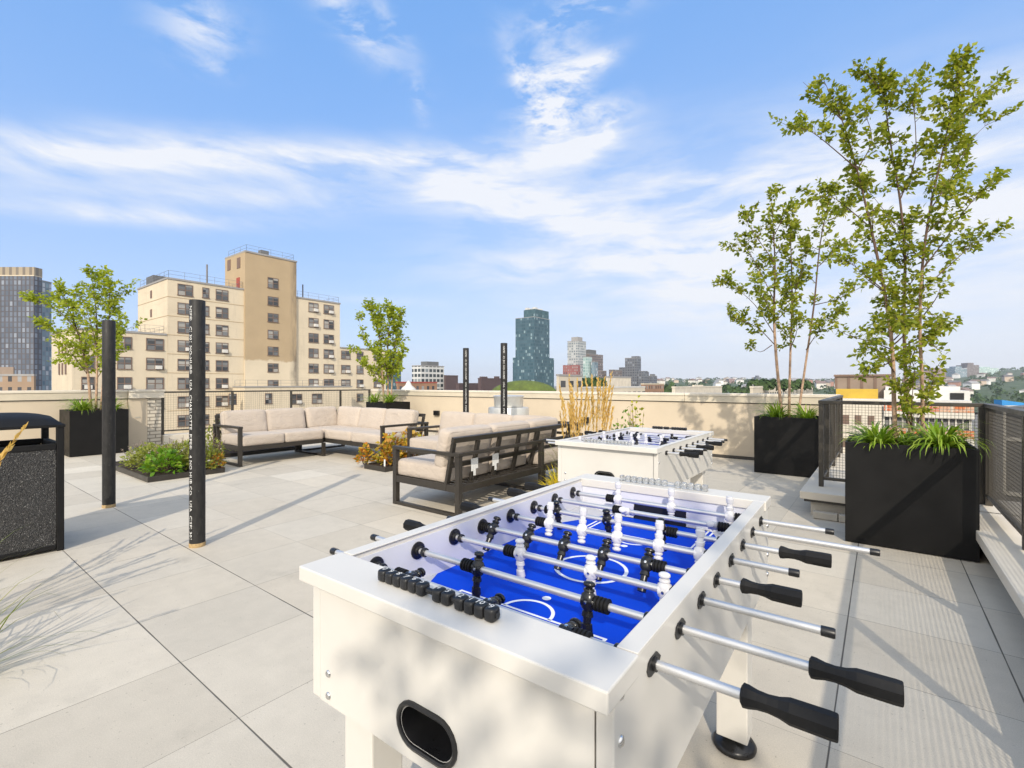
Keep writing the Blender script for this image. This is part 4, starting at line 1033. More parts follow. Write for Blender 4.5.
k = nt.m('MULTIPLY', nt.m('MULTIPLY', k, k2), k3); nt.l.new(nt.mix(1., (.62, .53, .39, 1), nt.comb(k, k, k), 'MULTIPLY'), bb.inputs['Base Color']); bb.inputs['Roughness'].default_value = .9; C['tan'] = m
C['tan2'] = plain('brown_brick', (.43, .325, .20), .9, .06, .3)
C['roofgrey'] = plain('roof_grey', (.30, .29, .28)); C['winframe'] = plain('window_frame', (.17, .11, .08), .6); C['ac'] = plain('air_conditioner', (.62, .60, .56), .6)
C['rust'] = plain('rusty_door', (.32, .06, .04)); C['thin'] = plain('thin_rail', (.16, .16, .17), .5)
C['cream'] = plain('cream_wall', (.62, .56, .46)); C['brickred'] = plain('red_brick', (.30, .13, .08)); C['dkbrick'] = plain('dark_brick', (.085, .055, .055)); C['white'] = plain('white_render', (.58, .57, .54))
C['yellow'] = plain('yellow_panel', (.50, .33, .04)); C['greyp'] = plain('grey_panel', (.13, .135, .14)); C['bluep'] = plain('blue_panel', (.10, .19, .34)); C['copper'] = plain('green_copper', (.22, .42, .36))
C['slabw'] = plain('concrete_slab', (.60, .57, .50)); C['brownp'] = plain('brown_cladding', (.26, .20, .155)); C['bluet'] = plain('blue_tarp', (.03, .22, .52))
m, nt, b = newmat('window_glass'); co = nt.coord('Object'); oi = nt.n.new('ShaderNodeObjectInfo')
x, y, z = nt.sep(co); rn = nt.white(nt.comb(nt.m('FLOOR', nt.m('MULTIPLY', y, 1.1)), nt.m('FLOOR', nt.m('MULTIPLY', nt.m('ADD', z, .2), 1.4)), oi.outputs['Random']))
nt.l.new(nt.ramp(rn, [(0, (.03, .033, .038)), (.35, (.08, .085, .09)), (.6, (.16, .165, .17)), (.85, (.26, .25, .23)), (1, (.42, .40, .36))]), b.inputs['Base Color'])
b.inputs['Roughness'].default_value = .12; C['glass'] = m
# safety netting of the building site: orange mesh with gaps
m, nt, b = newmat('safety_netting'); co = nt.coord(); x, y, z = nt.sep(co)
n1 = nt.noise(nt.mapping(co, (1, 1, .7)), .8, 5, .7); ln = nt.m('LESS_THAN', nt.m('FRACT', nt.m('MULTIPLY', nt.m('ADD', x, y), .42)), .10); lz = nt.m('LESS_THAN', nt.m('FRACT', nt.m('MULTIPLY', z, 1.9)), .25)
c = nt.ramp(n1, [(.30, (.55, .10, .03)), (.46, (.52, .17, .06)), (.54, (.55, .40, .28)), (.68, (.50, .08, .03))])
c = nt.mix(nt.m('MAXIMUM', ln, nt.m('MULTIPLY', lz, .6)), c, (.58, .52, .44, 1)); nt.l.new(c, b.inputs['Base Color']); b.inputs['Roughness'].default_value = .8; C['net'] = m

def corner_span(pl, pc, pr, Y):
    """near corner at column pc, Y ahead; widths of its two street sides so that they reach columns pl and pr"""
    Xc = (pc - 512) / F * Y; rl, rr = (pl - 512) / F, (pr - 512) / F
    a = (Xc - rl * Y) / (CG + SG * rl); c = (rr * Y - Xc) / (SG - CG * rr)
    return Wd(Xc, Y), a, c
def ztop(py, Y): return EYE - (py - HY) / F * Y
GROUP_T = 'distant city buildings'

# --- big tan apartment building
VF = -85.0
def uo(px): r = (px - 512) / F; Yq = VF / (r * CG - SG); return Yq * (r * SG + CG)
t = empty('apartment_building', (VF, 0, GZ), label='large tan brick apartment building with brown window frames and a taller brown stair tower', cat='building')
def blk(name, x0, u0, x1, u1, z0, z1, m): b = MB(); b.box((x0, u0, z0 - GZ), (x1, u1, z1 - GZ)); return b.build(name, m, t)
uA, uB, uC, uD = uo(167.5), uo(244), uo(295.5), uo(340)
blk('wall', -14, uA, 0, uB + .01, GZ, 17.1, C['tan']); blk('wall', -14, uC + .01, -.02, uD, GZ, 17.1, C['tan'])
m, nt, bb = newmat('stained_stair_tower'); co = nt.coord(); x, y, z = nt.sep(co)
wob = nt.m('MULTIPLY', nt.m('SUBTRACT', nt.noise(co, .6, 4), .5), 2.2)
up = nt.rng(nt.m('ADD', z, wob), 5.1 - GZ, 5.5 - GZ)
base = nt.mix(up, (.62, .53, .39, 1), (.43, .325, .20, 1))
k = nt.rng(nt.noise(co, .3, 4), .3, .7, .94, 1.06); base = nt.mix(1., base, nt.comb(k, k, k), 'MULTIPLY')
edge = nt.m('MULTIPLY', nt.rng(nt.m('ADD', y, nt.m('MULTIPLY', wob, .5)), uC - 1.3, uC - .3), nt.rng(nt.noise(nt.mapping(co, (1, 1, .18)), .9, 5, .7), .36, .62))
nt.l.new(nt.mix(nt.m('MULTIPLY', edge, .75), base, (.10, .085, .07, 1)), bb.inputs['Base Color']); bb.inputs['Roughness'].default_value = .9
b = MB(); b.box((-7.5, uB + .02, 0), (.35, uC, 23.5 - GZ)); b.build('stair_tower', m, t)
uW0 = uo(72); blk('wall', -13, uW0, -.03, uA - .01, GZ, 8.6, C['tan']); blk('wall', -13, uD + .01, -.04, uo(386), GZ, 8.4, C['tan'])
for x0, u0, x1, u1, z in ((-14.1, uA - .1, .1, uB, 17.1), (-14.1, uC + .02, .1, uD + .1, 17.1), (-13.1, uW0 - .1, .08, uA - .1, 8.6), (-13.1, uD + .1, .08, uo(386), 8.4), (-7.6, uB, .45, uC + .1, 23.5)):
    blk('roof_edge', x0, u0, x1, u1, z + .01, z + .28, C['roofgrey'])
uT0, uT1 = uo(232), uo(338); blk('low_terrace', .40, uT0, 4.6, uT1, GZ, .75, C['tan']); blk('roof_edge', .41, uT0 - .1, 4.7, uT1 + .1, .76, .95, C['roofgrey'])
wins = {}
def window(u, z, w, h, ac, x=0.0):
    key = (round(w, 1), round(h, 1))
    if key not in wins:
        w_, h_ = key; b = MB(); f = .095
        b.box((-.02, -w_ / 2 - f, -h_ / 2 - f), (.05, -w_ / 2, h_ / 2 + f)); b.box((-.02, w_ / 2, -h_ / 2 - f), (.05, w_ / 2 + f, h_ / 2 + f)); b.box((-.02, -w_ / 2, h_ / 2), (.05, w_ / 2, h_ / 2 + f)); b.box((-.02, -w_ / 2 - .15, -h_ / 2 - f), (.12, w_ / 2 + .15, -h_ / 2))
        k = max(1, round(w_ / 1.0))
        for i in range(1, k): b.box((-.01, -w_ / 2 + w_ * i / k - .05, -h_ / 2), (.045, -w_ / 2 + w_ * i / k + .05, h_ / 2))
        b.box((-.01, -w_ / 2, -.05), (.04, w_ / 2, .05)); fm = b.mesh('window', C['winframe'])
        b = MB(); b.box((-.04, -w_ / 2, -h_ / 2), (.012, w_ / 2, h_ / 2)); gm = b.mesh('pane', C['glass']); wins[key] = (fm, gm)
    fm, gm = wins[key]; o = linked('window', fm, t, (x, u, z - GZ)); linked('pane', gm, o)
    if ac: linked('air_conditioner', ACM, t, (x + .02, u + (w * .2 if w > 1.4 else 0), z - h / 2 + .3 - GZ))
b = MB(); b.box((0, -.38, -.26), (.45, .38, .26)); ACM = b.mesh('air_conditioner', C['ac'])
rw = random.Random(5)
for k in range(8):
    z = 15.75 - 2.87 * k
    for a, c in ((177.5, 193), (216, 228)): window((uo(a) + uo(c)) / 2, z, (uo(c) - uo(a)) * .93, 1.55, rw.random() < .5)
    window((uo(203) + uo(208.5)) / 2, z, uo(208.5) - uo(203), 1.5, False)
for k in range(7): window((uo(267) + uo(277)) / 2, 19.0 - 2.92 * k if k == 0 else 18.9 - 2.92 * k - .15, uo(277) - uo(267), 1.35 if k else 1.7, False, .36)
for k in range(7):
    z = 15.75 - 2.87 * k
    for a, c in ((309, 318), (324, 333.5)): window((uo(a) + uo(c)) / 2, z, uo(c) - uo(a), 1.55, rw.random() < .4)
for k in range(3, 7):
    z = 15.75 - 2.87 * k
    for a, c in ((341.5, 350), (357, 363), (374, 380)): window((uo(a) + uo(c)) / 2, z, uo(c) - uo(a), 1.5, rw.random() < .3)
    for a, c in ((82, 94), (118, 131), (147, 163)): window((uo(a) + uo(c)) / 2, z, uo(c) - uo(a), 1.6, rw.random() < .4)
for a, z in ((243, -1.1), (276, -1.1), (302, -1.3), (321, -1.3)): window(uo(a) - 3.5, z, 1.0 if a < 290 else 1.8, 1.6, a == 302, 4.6)
for k in range(2):      # small windows on the end walls
    for i, y_ in enumerate((-3.5, -5.5, -7.5)):
        b = MB(); b.box((y_ - .35, uW0 - .10, 6.3 - 2.87 * k - .8 - GZ), (y_ + .35, uW0 - .001, 6.3 - 2.87 * k + .8 - GZ)); b.build('window', C['winframe'], t)
    b = MB(); b.box((-7.6, uA - .08, 15.6 - 3 * k - .6 - GZ), (-6.9, uA - .001, 15.6 - 3 * k + .6 - GZ)); b.build('window', C['winframe'], t)
for y_, z, m in ((-2.0, 22.0, 'winframe'), (-5.8, 22.2, 'winframe'), (-2.2, 18.6, 'rust'), (-6.2, 18.4, 'tan2')):
    b = MB(); b.box((y_ - .6, uB - .06, z - .9 - GZ), (y_ + .6, uB + .019, z + .9 - GZ)); b.build('door' if m == 'rust' else 'window', C[m], t)
def roofrail(x0, u0, x1, u1, z, h=1.1):
    b = MB(); p = [(x0, u0), (x1, u0), (x1, u1), (x0, u1)]; z -= GZ
    for i in range(3):
        (a, c), (d, e) = p[i], p[i + 1]; L = math.hypot(d - a, e - c); k = max(1, int(L / 1.9))
        for q in (.5, 1.0): b.bar((a, c, z + h * q), (d, e, z + h * q), .032, .032)
        for j in range(k + 1): b.bar((a + (d - a) * j / k, c + (e - c) * j / k, z), (a + (d - a) * j / k, c + (e - c) * j / k, z + h), .032, .032, (1, 0, 0))
    b.build('roof_railing', C['thin'], t)
roofrail(-13.5, uA + .2, -.2, uB - .2, 17.38); roofrail(-13.5, uC + .5, -.2, uD - .2, 17.38); roofrail(-7, uB + .4, 0, uC - .4, 23.78); roofrail(-12.5, uW0 + 8, -.2, uA - .4, 8.88); roofrail(.6, uT0 + .2, 4.4, uT1 - .2, .95, 1.0)
b = MB(); b.box((-12, uA + .6, 17.38 - GZ), (-8.5, uA + 5, 19.0 - GZ)); b.build('rooftop_unit', C['greyp'], t); b = MB(); b.box((-5, uB + 4.6, 23.78 - GZ), (-3.9, uB + 6.0, 25.6 - GZ)); b.build('rooftop_unit', C['greyp'], t)
b = MB(); b.lathe([(0, .14), (3.6, .14)], 8, Matrix.Translation((-3, uB - 4.5, 17.38 - GZ))); b.lathe([(0, .12), (2.8, .12)], 8, Matrix.Translation((-2, uC + 2.5, 17.38 - GZ))); b.build('vent_pipe', C['thin'], t)
for k in range(7):   # soot stain panels do not exist as objects; belt courses do
    z = 17.1 - 2.87 * (k + 1) + .25
    b = MB(); b.box((-14.03, uA - .03, z - .05 - GZ), (.03, uB - .02, z + .04 - GZ)); b.build('belt_course', C['tan2'], t)

# --- towers: (name parts) built from tiers
def tower(name, label, pl, pc, pr, py, Y, mat, tiers=(), cat='tower', roof='roofgrey', group=None, flat=False, base=GZ):
    p, a, c = corner_span(pl, pc, pr, Y)
    if flat: a = (pc - pl) / F * Y; c = Y * ((pc - 512) / (pr - 512) - 1)
    t = empty(name, (p.x, p.y, base), TG if flat else 0, label=label, cat=cat, group=group); h = ztop(py, Y) - base
    b = MB(); b.box((-a, 0, 0), (0, c, h)); b.build('wall', mat, t)
    b = MB(); b.box((-a - .15, -.15, h + .01), (.15, c + .15, h + .6)); b.build('roof_edge', C[roof], t)
    for (f0, f1, g0, g1, py1, m, n) in tiers:      # fractions of the plan, top row, material, part name
        h1 = ztop(py1, Y) - base; b = MB(); lo = (0 if n in ('podium', 'side_tower') else h + .61)
        b.box((-a * f1, c * g0, lo), (-a * f0, c * g1, h1)); b.build(n, m, t)
    return t
fd = facade
M_dark = fd('dark_curtain_wall', (.085, .08, .09), [(.09, .11, .145), (.16, .19, .24), (.24, .27, .32)], 2.6, 3.3, .62, .80, .10)
M_fins = fd('crown_fins', (.34, .28, .20), [(.16, .13, .10), (.20, .17, .13), (.24, .2, .15)], 4.2, 400., .42, .99, .1)
M_blue = fd('blue_side_wall', (.20, .24, .28), [(.10, .17, .22), (.24, .33, .38), (.5, .52, .55)], 2.4, 3.3, .7, .8, .2)
M_teal = fd('teal_curtain_wall', (.05, .095, .12), [(.03, .075, .10), (.07, .135, .17), (.24, .33, .36)], 2.3, 3.6, .84, .74, .09)
M_tealR = fd('teal_side_wall', (.05, .10, .12), [(.03, .075, .09), (.07, .14, .165), (.20, .28, .31)], 2.3, 3.6, .84, .74, .07)
M_grey = fd('grey_tower_wall', (.42, .43, .43), [(.12, .15, .17), (.20, .24, .26), (.5, .52, .52)], 3.4, 3.4, .6, .6, .2)
M_brown = fd('brown_tower_wall', (.20, .16, .15), [(.06, .07, .08), (.12, .13, .15), (.35, .36, .38)], 3.2, 3.3, .6, .55, .1)
M_slate = fd('slate_tower_wall', (.15, .155, .175), [(.05, .06, .075), (.10, .12, .15), (.26, .29, .33)], 3.4, 3.4, .6, .55, .1)
M_pale = fd('pale_office_wall', (.60, .60, .58), [(.03, .04, .045), (.07, .085, .09), (.22, .25, .26)], 3.6, 3.5, .74, .62, .1)
M_creamw = fd('cream_block_wall', (.60, .53, .42), [(.03, .03, .03), (.08, .08, .08), (.2, .2, .2)], 5.0, 4.2, .6, .5, .1)
M_brick = fd('brick_block_wall', (.33, .19, .115), [(.05, .05, .055), (.10, .10, .11), (.3, .3, .3)], 3.2, 3.4, .45, .5, .1)
M_oldb = fd('old_brick_wall', (.33, .235, .16), [(.05, .05, .055), (.10, .10, .11), (.3, .3, .3)], 3.0, 3.4, .42, .5, .12)
M_red = fd('red_white_wall', (.30, .11, .10), [(.36, .35, .34), (.30, .11, .10), (.10, .10, .11)], 3.2, 3.6, .55, .6, .2)
M_pink = fd('pink_tower_wall', (.30, .20, .19), [(.08, .08, .09), (.14, .14, .15), (.3, .3, .3)], 3.2, 3.2, .5, .5, .1)
M_mint = fd('mint_glass_wall', (.42, .52, .50), [(.22, .34, .34), (.34, .46, .45), (.6, .66, .65)], 3.4, 3.4, .75, .7, .2)

T = tower('glass_tower', 'tall dark gridded tower with a tan finned crown at the far left', -60, 34, 42, 276, 300, M_dark, [(-.004, 1.0, -.02, 1.0, 267, M_fins, 'crown')], roof='tan', flat=True)
tower('glass_tower', 'pale striped lower tower tucked behind the dark tower at the far left', 30, 42, 51.5, 281, 322, M_blue, flat=True)
tower('brick_building', 'low old brown brick building with many small windows at the far left', -60, 34, 36, 376, 150, M_oldb, [(.22, .5, .05, .6, 367, C['brownp'], 'penthouse'), (.51, .75, .04, .6, 369, C['copper'], 'copper_roof')], 'building', flat=True)
tower('glass_tower', 'small dark glass tower with red top edge just right of the corner sofa birch', 386, 391, 401, 352, 420, M_tealR, roof='rust')
tower('office_building', 'white mid rise office building with bands of dark windows left of the pipe posts', 412, 421, 444, 366, 330, M_pale, [(.1, .8, .3, .8, 361, C['greyp'], 'penthouse')], 'building')
tower('brick_row', 'low orange brick row house block below the white office building', 396, 398, 437, 383, 210, M_brick, (), 'building', 'rust')
b = MB()
p = At(408.5, 391, 150); t = empty('gabled_roof_turret', p, label='small white onion shaped gable rising above the parapet near the corner sofa birch', cat='turret')
b.lathe([(0, 2.6), (.9, 2.1), (1.8, 1.0), (2.6, .7), (3.0, .3), (3.3, .0)], 12); b.build('dome', C['white'], t)
b = MB(); b.box((-2.5, -2.5, -20), (2.5, 2.5, .0)); b.build('base', C['white'], t)
tower('brick_building', 'dark brick block left of the first slender pipe post', 444, 446, 458, 376, 340, C['dkbrick'], (), 'building', 'dkbrick')
tower('warehouse', 'long low dark warehouse between the two slender pipe posts', 456, 459, 506, 384, 300, C['dkbrick'], (), 'building', 'dkbrick')
tower('warehouse', 'purplish brick warehouse with stepped roof left of the green mound', 478, 481, 503, 379, 290, C['dkbrick'], [(.1, .9, .05, .3, 376.5, C['dkbrick'], 'parapet'), (.1, .9, .7, .85, 376, C['dkbrick'], 'parapet')], 'building', 'dkbrick')
# teal tower
T = tower('glass_tower', 'tall teal glass tower with a wider lower half rising behind the green mound', 515.5, 534, 549.5, 317, 520, M_teal, [(.0, .62, .08, .95, 308.5, M_tealR, 'crown'), (-.10, 1.06, -.10, 1.18, 357, M_teal, 'podium')])
hh = ztop(308.5, 520) - GZ
tr = random.Random(4); b = MB(); p_, a_, c_ = corner_span(515.5, 534, 549.5, 520)
for i in range(9): x = -a_ * .55 * tr.random(); y = c_ * tr.uniform(.1, .9); b.box((x - 2, y - 2, hh), (x + 2, y + 2, hh + tr.uniform(1, 3.2)))
b.build('rooftop_unit', C['white'], T)
# green mound roof
p = At(524, 389.5, 260); b = MB(); n = 28; vs = []; rows = 9
for j in range(rows):
    f = j / (rows - 1)
    for i in range(n): a = 6.283 * i / n; vs.append((19.5 * math.cos(a) * math.cos(f * 1.57), 9 * math.sin(a) * math.cos(f * 1.57), -6 + 11.0 * math.sin(f * 1.57) ** .8 * (1 if f else 1)))
b.add(vs, [(j * n + i, j * n + (i + 1) % n, (j + 1) * n + (i + 1) % n, (j + 1) * n + i) for j in range(rows - 1) for i in range(n)], 0, True)
C['moss'] = pmat('sedum_roof', (.085, .115, .022), .95, var=.35, vs=.35)
t = empty('green_roof_hall', p, TG, label='round hall with a domed green planted roof below the teal tower', cat='building'); b.build('green_roof', C['moss'], t)
b = MB(); b.lathe([(-24, 19.6), (-6.2, 19.6)], 28, Matrix.Scale(.55, 4, (0, 1, 0))); b.build('wall', C['dkbrick'], t)
b = MB(); b.box((-2, -9.6, -5.0), (4.5, -8.4, -2.6)); b.build('dormer', C['white'], t)
# right of the mound
tower('office_building', 'cream stone building with terrace openings right of the green mound', 556.5, 559, 582, 376, 150, M_creamw, (), 'building')
tower('office_building', 'cream colonnaded low block stretching behind the golden grass', 576, 578, 645, 388.5, 165, M_creamw, (), 'building', 'white')
tower('office_building', 'small cream penthouse block standing above the low colonnade', 606, 608, 631, 377.5, 200, C['cream'], (), 'building')
tower('residential_tower', 'pale grey tower with notched crown beside the teal tower', 567.5, 578, 586, 341, 620, M_grey, [(.15, .75, .15, .75, 336.5, C['roofgrey'], 'crown'), (-.25, 1.12, -.4, -.05, 365, M_red, 'podium')])
tower('residential_tower', 'dark top brown tower right of the pale grey tower', 584, 589, 603, 354, 640, M_brown, [(.0, 1.0, .0, .5, 349.5, C['greyp'], 'crown')])
tower('residential_tower', 'thin pale glass slab in front of the brown tower', 583, 588, 592, 357, 560, M_mint)
tower('residential_tower', 'thin blue glass slab in front of the brown tower', 591, 594, 598, 362, 560, M_blue)
tower('residential_tower', 'short brown tower at the foot of the brown tower', 597, 601, 606.5, 371, 600, M_brown)
tower('residential_tower', 'stepped slate tower, the highest of its cluster in the middle distance', 625, 637, 641, 358, 640, M_slate, [(.0, .5, .1, .9, 356, M_slate, 'crown'), (.9, 1.55, .1, .9, 367, M_slate, 'side_tower'), (-.5, -.02, .1, 1.2, 371, M_slate, 'side_tower')])
tower('residential_tower', 'dark reddish block at the left foot of the stepped slate tower', 609, 613, 622, 370, 600, M_brown)
tower('residential_tower', 'low slate block at the right foot of the stepped slate tower', 640, 644, 649, 372, 660, M_slate)
tower('residential_tower', 'domed small slate building right of the stepped slate tower', 648, 652, 657, 376, 680, M_slate, [(.2, .8, .2, .8, 374, C['greyp'], 'crown')])
tower('brick_building', 'flat tan brick building just right of the slate tower cluster', 641, 644, 664, 384.5, 260, M_brick, (), 'building', 'tan')
tower('warehouse', 'long pale flat roofed warehouse above the middle of the back parapet', 672, 675, 722, 388, 190, C['cream'], [(.2, .7, .35, .55, 385, C['cream'], 'penthouse')], 'building', 'cream')
tower('warehouse', 'pale low building with a strip of windows and roof trees behind the slender birch', 750, 753, 813, 388, 160, M_creamw, (), 'building', 'cream')

# --- building site at the right, seen through the mesh
t = empty('site_building', (0, 90, GZ), label='white building under renovation with orange safety netting seen through the mesh railing', cat='building')
b = MB(); b.box((-46, .3, 0), (9.8, 26, 25.0)); b.build('wall', C['white'], t)
def front(px, y=90.0): r = (px - 512) / F; Yq = y / (r * SG + CG); return Yq * (r * CG - SG)
x0, x1 = front(842), 9.8
for k in range(5):
    z = 24.45 - 3.55 * k; xa = front(884)
    b = MB(); b.box((xa, -.42, z - 1.05), (x1 + .15, -.30, z)); b.build('safety_net', C['net'], t)
    b = MB(); b.box((xa, -.35, z - 1.95), (x1 + .2, .29, z - 1.07)); b.build('floor_slab', C['slabw'], t)
    b = MB(); b.box((xa, .20, z - 3.45), (x1 - .1, .28, z - 1.97)); wn = b.build('window_strip', C['glass'], t)
    b = MB(); n = 13
    for i in range(n + 1): x = xa + (x1 - .2 - xa) * i / n; b.box((x - .08, .05, z - 3.45), (x + .08, .19, z - 1.97))
    b.build('mullion', C['slabw'], wn)
    for px in (846, 858, 871):
        b = MB(); x = front(px); b.box((x - .40, -.16, z - 3.3), (x + .40, -.101, z - 1.9)); b.build('window', C['winframe'], t)
b = MB(); b.box((x0, -.1, 0), (front(882), .29, 24.9)); b.build('side_bay', C['cream'], t)
def at_y(px, y): r = (px - 512) / F; return y / (r * SG + CG) * (r * CG - SG), y / (r * SG + CG)
for name, pa, pb, pt, pbm, y, dpt, m in (('penthouse', 836, 889, 376.5, 388.5, 100, 10, 'brownp'), ('yellow_wall', 836, 878, 389, 403, 94, 4, 'yellow'), ('white_penthouse', 884, 970, 390.5, 404, 95, 9, 'white')):
    xa, Ya = at_y(pa, y); xb, Yb = at_y(pb, y); Ym = (Ya + Yb) / 2
    b = MB(); b.box((xa, y - 90, ztop(pbm, Ym) - GZ - 3), (xb, y - 90 + dpt, ztop(pt, Ym) - GZ)); b.build(name, C[m], t)
    if name == 'penthouse':
        b = MB()
        for i in range(5): x = xa + (xb - xa) * i / 4; b.box((x - .2, y - 90.08, ztop(pbm, Ym) - GZ), (x + .2, y - 90.002, ztop(pt, Ym) - GZ))
        b.box((xa - .3, y - 90.3, ztop(pt, Ym) - GZ + .01), (xb + .3, y - 90 + dpt + .3, ztop(pt, Ym) - GZ + .35)); b.build('penthouse_trim', C['winframe'], t)
    if name == 'white_penthouse':
        xd, Yd = at_y(957, y); b = MB(); b.box((xd - .75, y - 90.1, ztop(402, Yd) - GZ), (xd + .75, y - 90.002, ztop(393, Yd) - GZ)); d = b.build('door', C['hole'] if 'hole' in C else MT['hole'], t)
        for px, w in ((946, 1.6), (895, 1.2)):
            xd, Yd = at_y(px, y + 3); b = MB(); b.box((xd - w, y - 87, ztop(390.4, Yd) - GZ), (xd + w, y - 84.5, ztop(386.5, Yd) - GZ)); b.build('rooftop_unit', C['ac'], t)
# grey building with blue strip beyond the right railing
p = Wd(1.03 * 62, 62); t = empty('grey_building', (p.x, p.y, GZ), R(-20), label='dark grey building with a blue panel seen through the right railing', cat='building')
b = MB(); b.box((0, 0, 0), (9, 14, 24.4)); b.build('wall', C['greyp'], t); b = MB(); b.box((3.2, -.3, 0), (6.2, -.01, 24.0)); b.build('blue_panel', C['bluep'], t)
b = MB(); b.box((-.1, -.2, 20), (9.1, -.02, 20.5)); b.box((-.1, -.2, 13), (9.1, -.02, 13.5)); b.build('belt_course', C['slabw'], t)
p = At(1014, 405.5, 120); t = empty('tarp_shed', (p.x, p.y, GZ), TG, label='low shed with a bright blue tarp roof at the right edge', cat='shed')
b = MB(); b.box((-2.6, 0, 0), (3.2, 2, p.z - GZ)); b.build('wall', C['slabw'], t); b = MB(); b.prism([(-3, p.z - GZ + .01), (3.6, p.z - GZ + .01), (3.6, p.z - GZ + .5), (-3, p.z - GZ + 1.4)], -2, 0, Matrix.Rotation(R(90), 4, 'X')); b.build('roof', C['bluet'], t)

# --- ground, river haze line, wooded hills with houses
GM = pmat('city_ground', (.16, .15, .135), .95, var=.35, vs=.02)
b = MB(); b.add([(-5000, -5000, GZ), (5000, -5000, GZ), (5000, 5000, GZ), (-5000, 5000, GZ)], [(0, 1, 2, 3)]); tag(b.build('ground', GM), kind='structure')
m, nt, bb = newmat('wooded_hill'); co = nt.coord()
n1 = nt.noise(co, .045, 6, .75); n2 = nt.noise(co, .011, 3, .6)
c = nt.ramp(n1, [(.30, (.018, .035, .014)), (.48, (.045, .075, .025)), (.60, (.075, .10, .04)), (.70, (.24, .21, .17))])
nt.l.new(nt.mix(nt.rng(n2, .4, .7, 0, .5), c, (.05, .085, .03, 1)), bb.inputs['Base Color']); bb.inputs['Roughness'].default_value = .95; C['hill'] = m
def hill_z(px, Y):
    """height of the land at a bearing and distance"""
    base = -24.0
    f1 = max(0, min(1, (Y - 500) / 700.)); f1 = f1 * f1 * (3 - 2 * f1)
    f2 = max(0, min(1, (Y - 1000) / 1300.)); f2 = f2 * f2 * (3 - 2 * f2)
    rt = max(0, min(1, (px - 895) / 150.)); rt = rt * rt * (3 - 2 * rt)
    nz = mnoise.noise(Vector((px * .03, Y * .002, 0))) * 5 * f1 + mnoise.noise(Vector((px * .11, Y * .006, 4))) * 3 * f1
    return base + f1 * 20 + f2 * 22 + f2 * rt * 44 + f1 * rt * 12 + nz
cols = 170; rws = 46; vs = []
for j in range(rws):
    Y = 430 * (3000 / 430.) ** (j / (rws - 1))
    for i in range(cols): px = 560 + 760 * i / (cols - 1); X = (px - 512) / F * Y; vs.append(Wd(X, Y, hill_z(px, Y)))
b = MB(); b.add(vs, [(j * cols + i, j * cols + i + 1, (j + 1) * cols + i + 1, (j + 1) * cols + i) for j in range(rws - 1) for i in range(cols - 1)], 0, True); tag(b.build('hills', C['hill']), kind='structure')
# far tree cover on the hills, reads as one mass
rn = random.Random(77); b = MB()
def clump(b, c, r, n=16):
    for i in range(n):
        d = Vector((rn.gauss(0, 1), rn.gauss(0, 1), abs(rn.gauss(0, .9)))).normalized(); q = c + Vector((d.x * r, d.y * r, d.z * r * .8)) * rn.uniform(.75, 1)
        L = r * rn.uniform(.5, .85); b.leaf(q - d.cross(Vector((0, 0, 1))) * L * .5, d.cross(Vector((rn.uniform(-1, 1), rn.uniform(-1, 1), 1))), d, L, L * .9)
for i in range(2100):
    px = rn.uniform(590, 1090); Y = 480 * (2700 / 480.) ** rn.random(); z = hill_z(px, Y)
    if mnoise.noise(Vector((px * .035, Y * .004, 9))) < -.12: continue
    r = rn.uniform(3.5, 8) * (.65 + Y / 2600); clump(b, Wd((px - 512) / F * Y, Y, z + r * .35), r, 11)
for px0, px1, Y, zt, k in ((753, 808, 175, 381, 60), (582, 603, 190, 379, 26), (655, 672, 330, 385, 18), (722, 752, 330, 386, 22)):
    for i in range(k):
        px = rn.uniform(px0, px1); r = rn.uniform(1.3, 2.6) * Y / 175; clump(b, At(px, rn.uniform(zt + 3, zt + 9), Y) , r, 14)
tag(b.build('far_trees', MT['treefar']), 'mass of distant trees covering the hills', 'trees', kind='stuff')
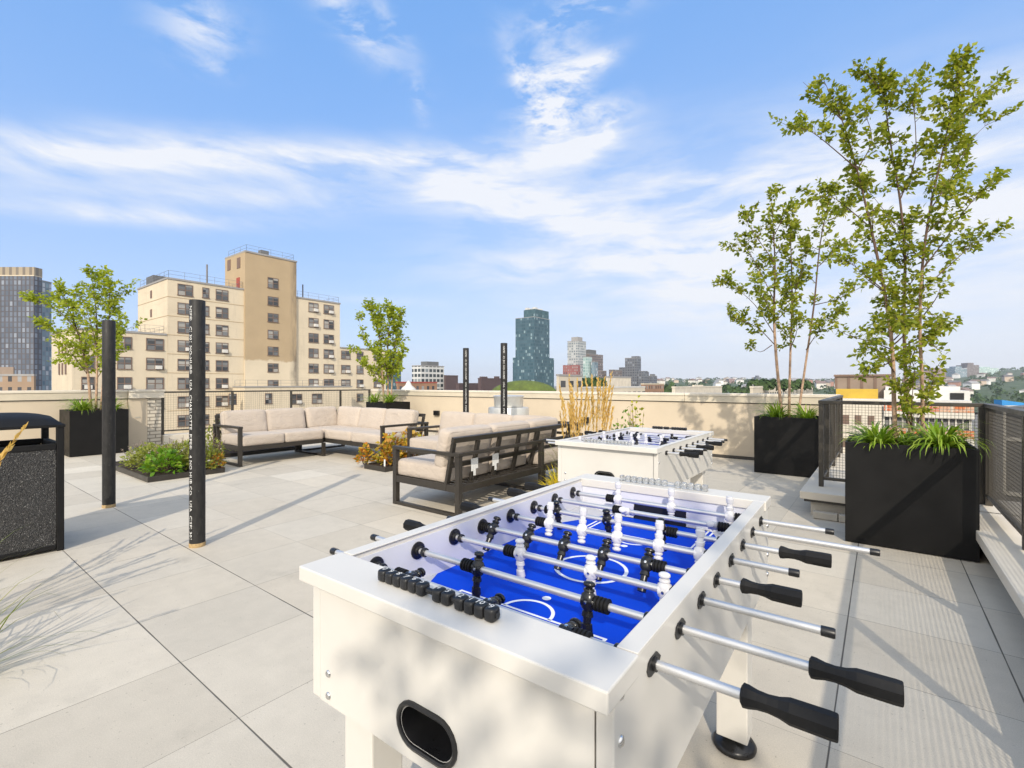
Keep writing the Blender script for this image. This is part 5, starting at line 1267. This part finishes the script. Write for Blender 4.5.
# houses on the hillside
hm = []
for k, (wc, rc) in enumerate((((.66, .63, .58), (.20, .14, .12)), ((.50, .40, .32), (.12, .11, .11)), ((.38, .20, .15), (.16, .15, .15)), ((.72, .71, .70), (.30, .29, .29)))):
    wm, rm = plain('house_wall', wc), plain('house_roof', rc)
    b = MB(); b.box((-5, -6, -6), (5, 6, 6)); w_ = b.mesh('wall', wm)
    b = MB(); b.prism([(-5.5, 6.01), (5.5, 6.01), (0, 9.2)], -6.4, 6.4, Matrix.Rotation(R(90), 4, 'X')) ; r_ = b.mesh('roof', rm); hm.append((w_, r_))
HL = ['distant cream gabled house among the trees on the hills', 'distant tan gabled house among the trees on the hills', 'distant red brick gabled house among the trees on the hills', 'distant white gabled house among the trees on the hills']
n = 0
while n < 130:
    px = rn.uniform(655, 1060); Y = 560 * (2500 / 560.) ** rn.random(); k = rn.choice((0, 0, 1, 2, 3, 3))
    if 820 < px < 905 and Y < 900: continue
    h = empty('hill_house', Wd((px - 512) / F * Y, Y, hill_z(px, Y) + 2.5), rn.uniform(0, 3.1), label=HL[k], cat='house', group='houses scattered over the far hills')
    s = rn.uniform(.8, 1.5); h.scale = (s * rn.uniform(.8, 1.6), s, s * rn.uniform(.8, 1.2)); linked('wall', hm[k][0], h); linked('roof', hm[k][1], h); n += 1
def hilltower(label, pa, pb, py, Y, mat, cap=None):
    p = At((pa + pb) / 2, py, Y); w = (pb - pa) * Y / F; zg = hill_z((pa + pb) / 2, Y) - 6
    t = empty('hill_tower', (p.x, p.y, zg), TG, label=label, cat='tower', group='towers on the far hills'); b = MB(); b.box((-w / 2, 0, 0), (w / 2, w, p.z - zg)); b.build('wall', mat, t)
    if cap: b = MB(); b.box((-w * .25, w * .2, p.z - zg + .01), (w * .25, w * .8, p.z - zg + cap)); b.build('crown', mat, t)
hilltower('pinkish brick high rise behind the largest birch trunks', 933, 946, 369, 1500, M_pink, 4)
hilltower('dark brick high rise just left of the pinkish one on the hill', 921, 931, 371, 1450, M_pink)
hilltower('blue grey tower, left one of the hospital group on the hill', 955, 967, 368, 1700, M_blue, 6)
hilltower('tall brown tower with a small cap, the highest on the right hill', 967, 979, 365, 1700, M_brown, 8)
hilltower('wide mint glass block on the right hill beside the brown tower', 979, 999, 368, 1750, M_mint, 5)
hilltower('tan block at the right edge of the picture on the hill', 1008, 1032, 377, 1300, C['tan'])
hilltower('small red brick tower on the horizon behind the parapet', 729, 735, 378.5, 1500, M_pink)
hilltower('small grey tower on the horizon left of the slender birch', 756, 761, 377, 1600, M_slate, 5)

# ---------------------------------------------------------------- thin summer haze
m = bpy.data.materials.new('haze'); m.use_nodes = True; m.node_tree.nodes.clear()
vo = m.node_tree.nodes.new('ShaderNodeVolumePrincipled'); mo = m.node_tree.nodes.new('ShaderNodeOutputMaterial')
vo.inputs['Color'].default_value = (.86, .92, 1.0, 1); vo.inputs['Density'].default_value = .00011; vo.inputs['Anisotropy'].default_value = .1
m.node_tree.links.new(vo.outputs[0], mo.inputs['Volume'])
b = MB(); b.box((-5100, -5100, GZ - 1), (5100, 5100, 190)); tag(b.build('haze', m), 'thin summer haze over the whole city', 'haze', kind='stuff')
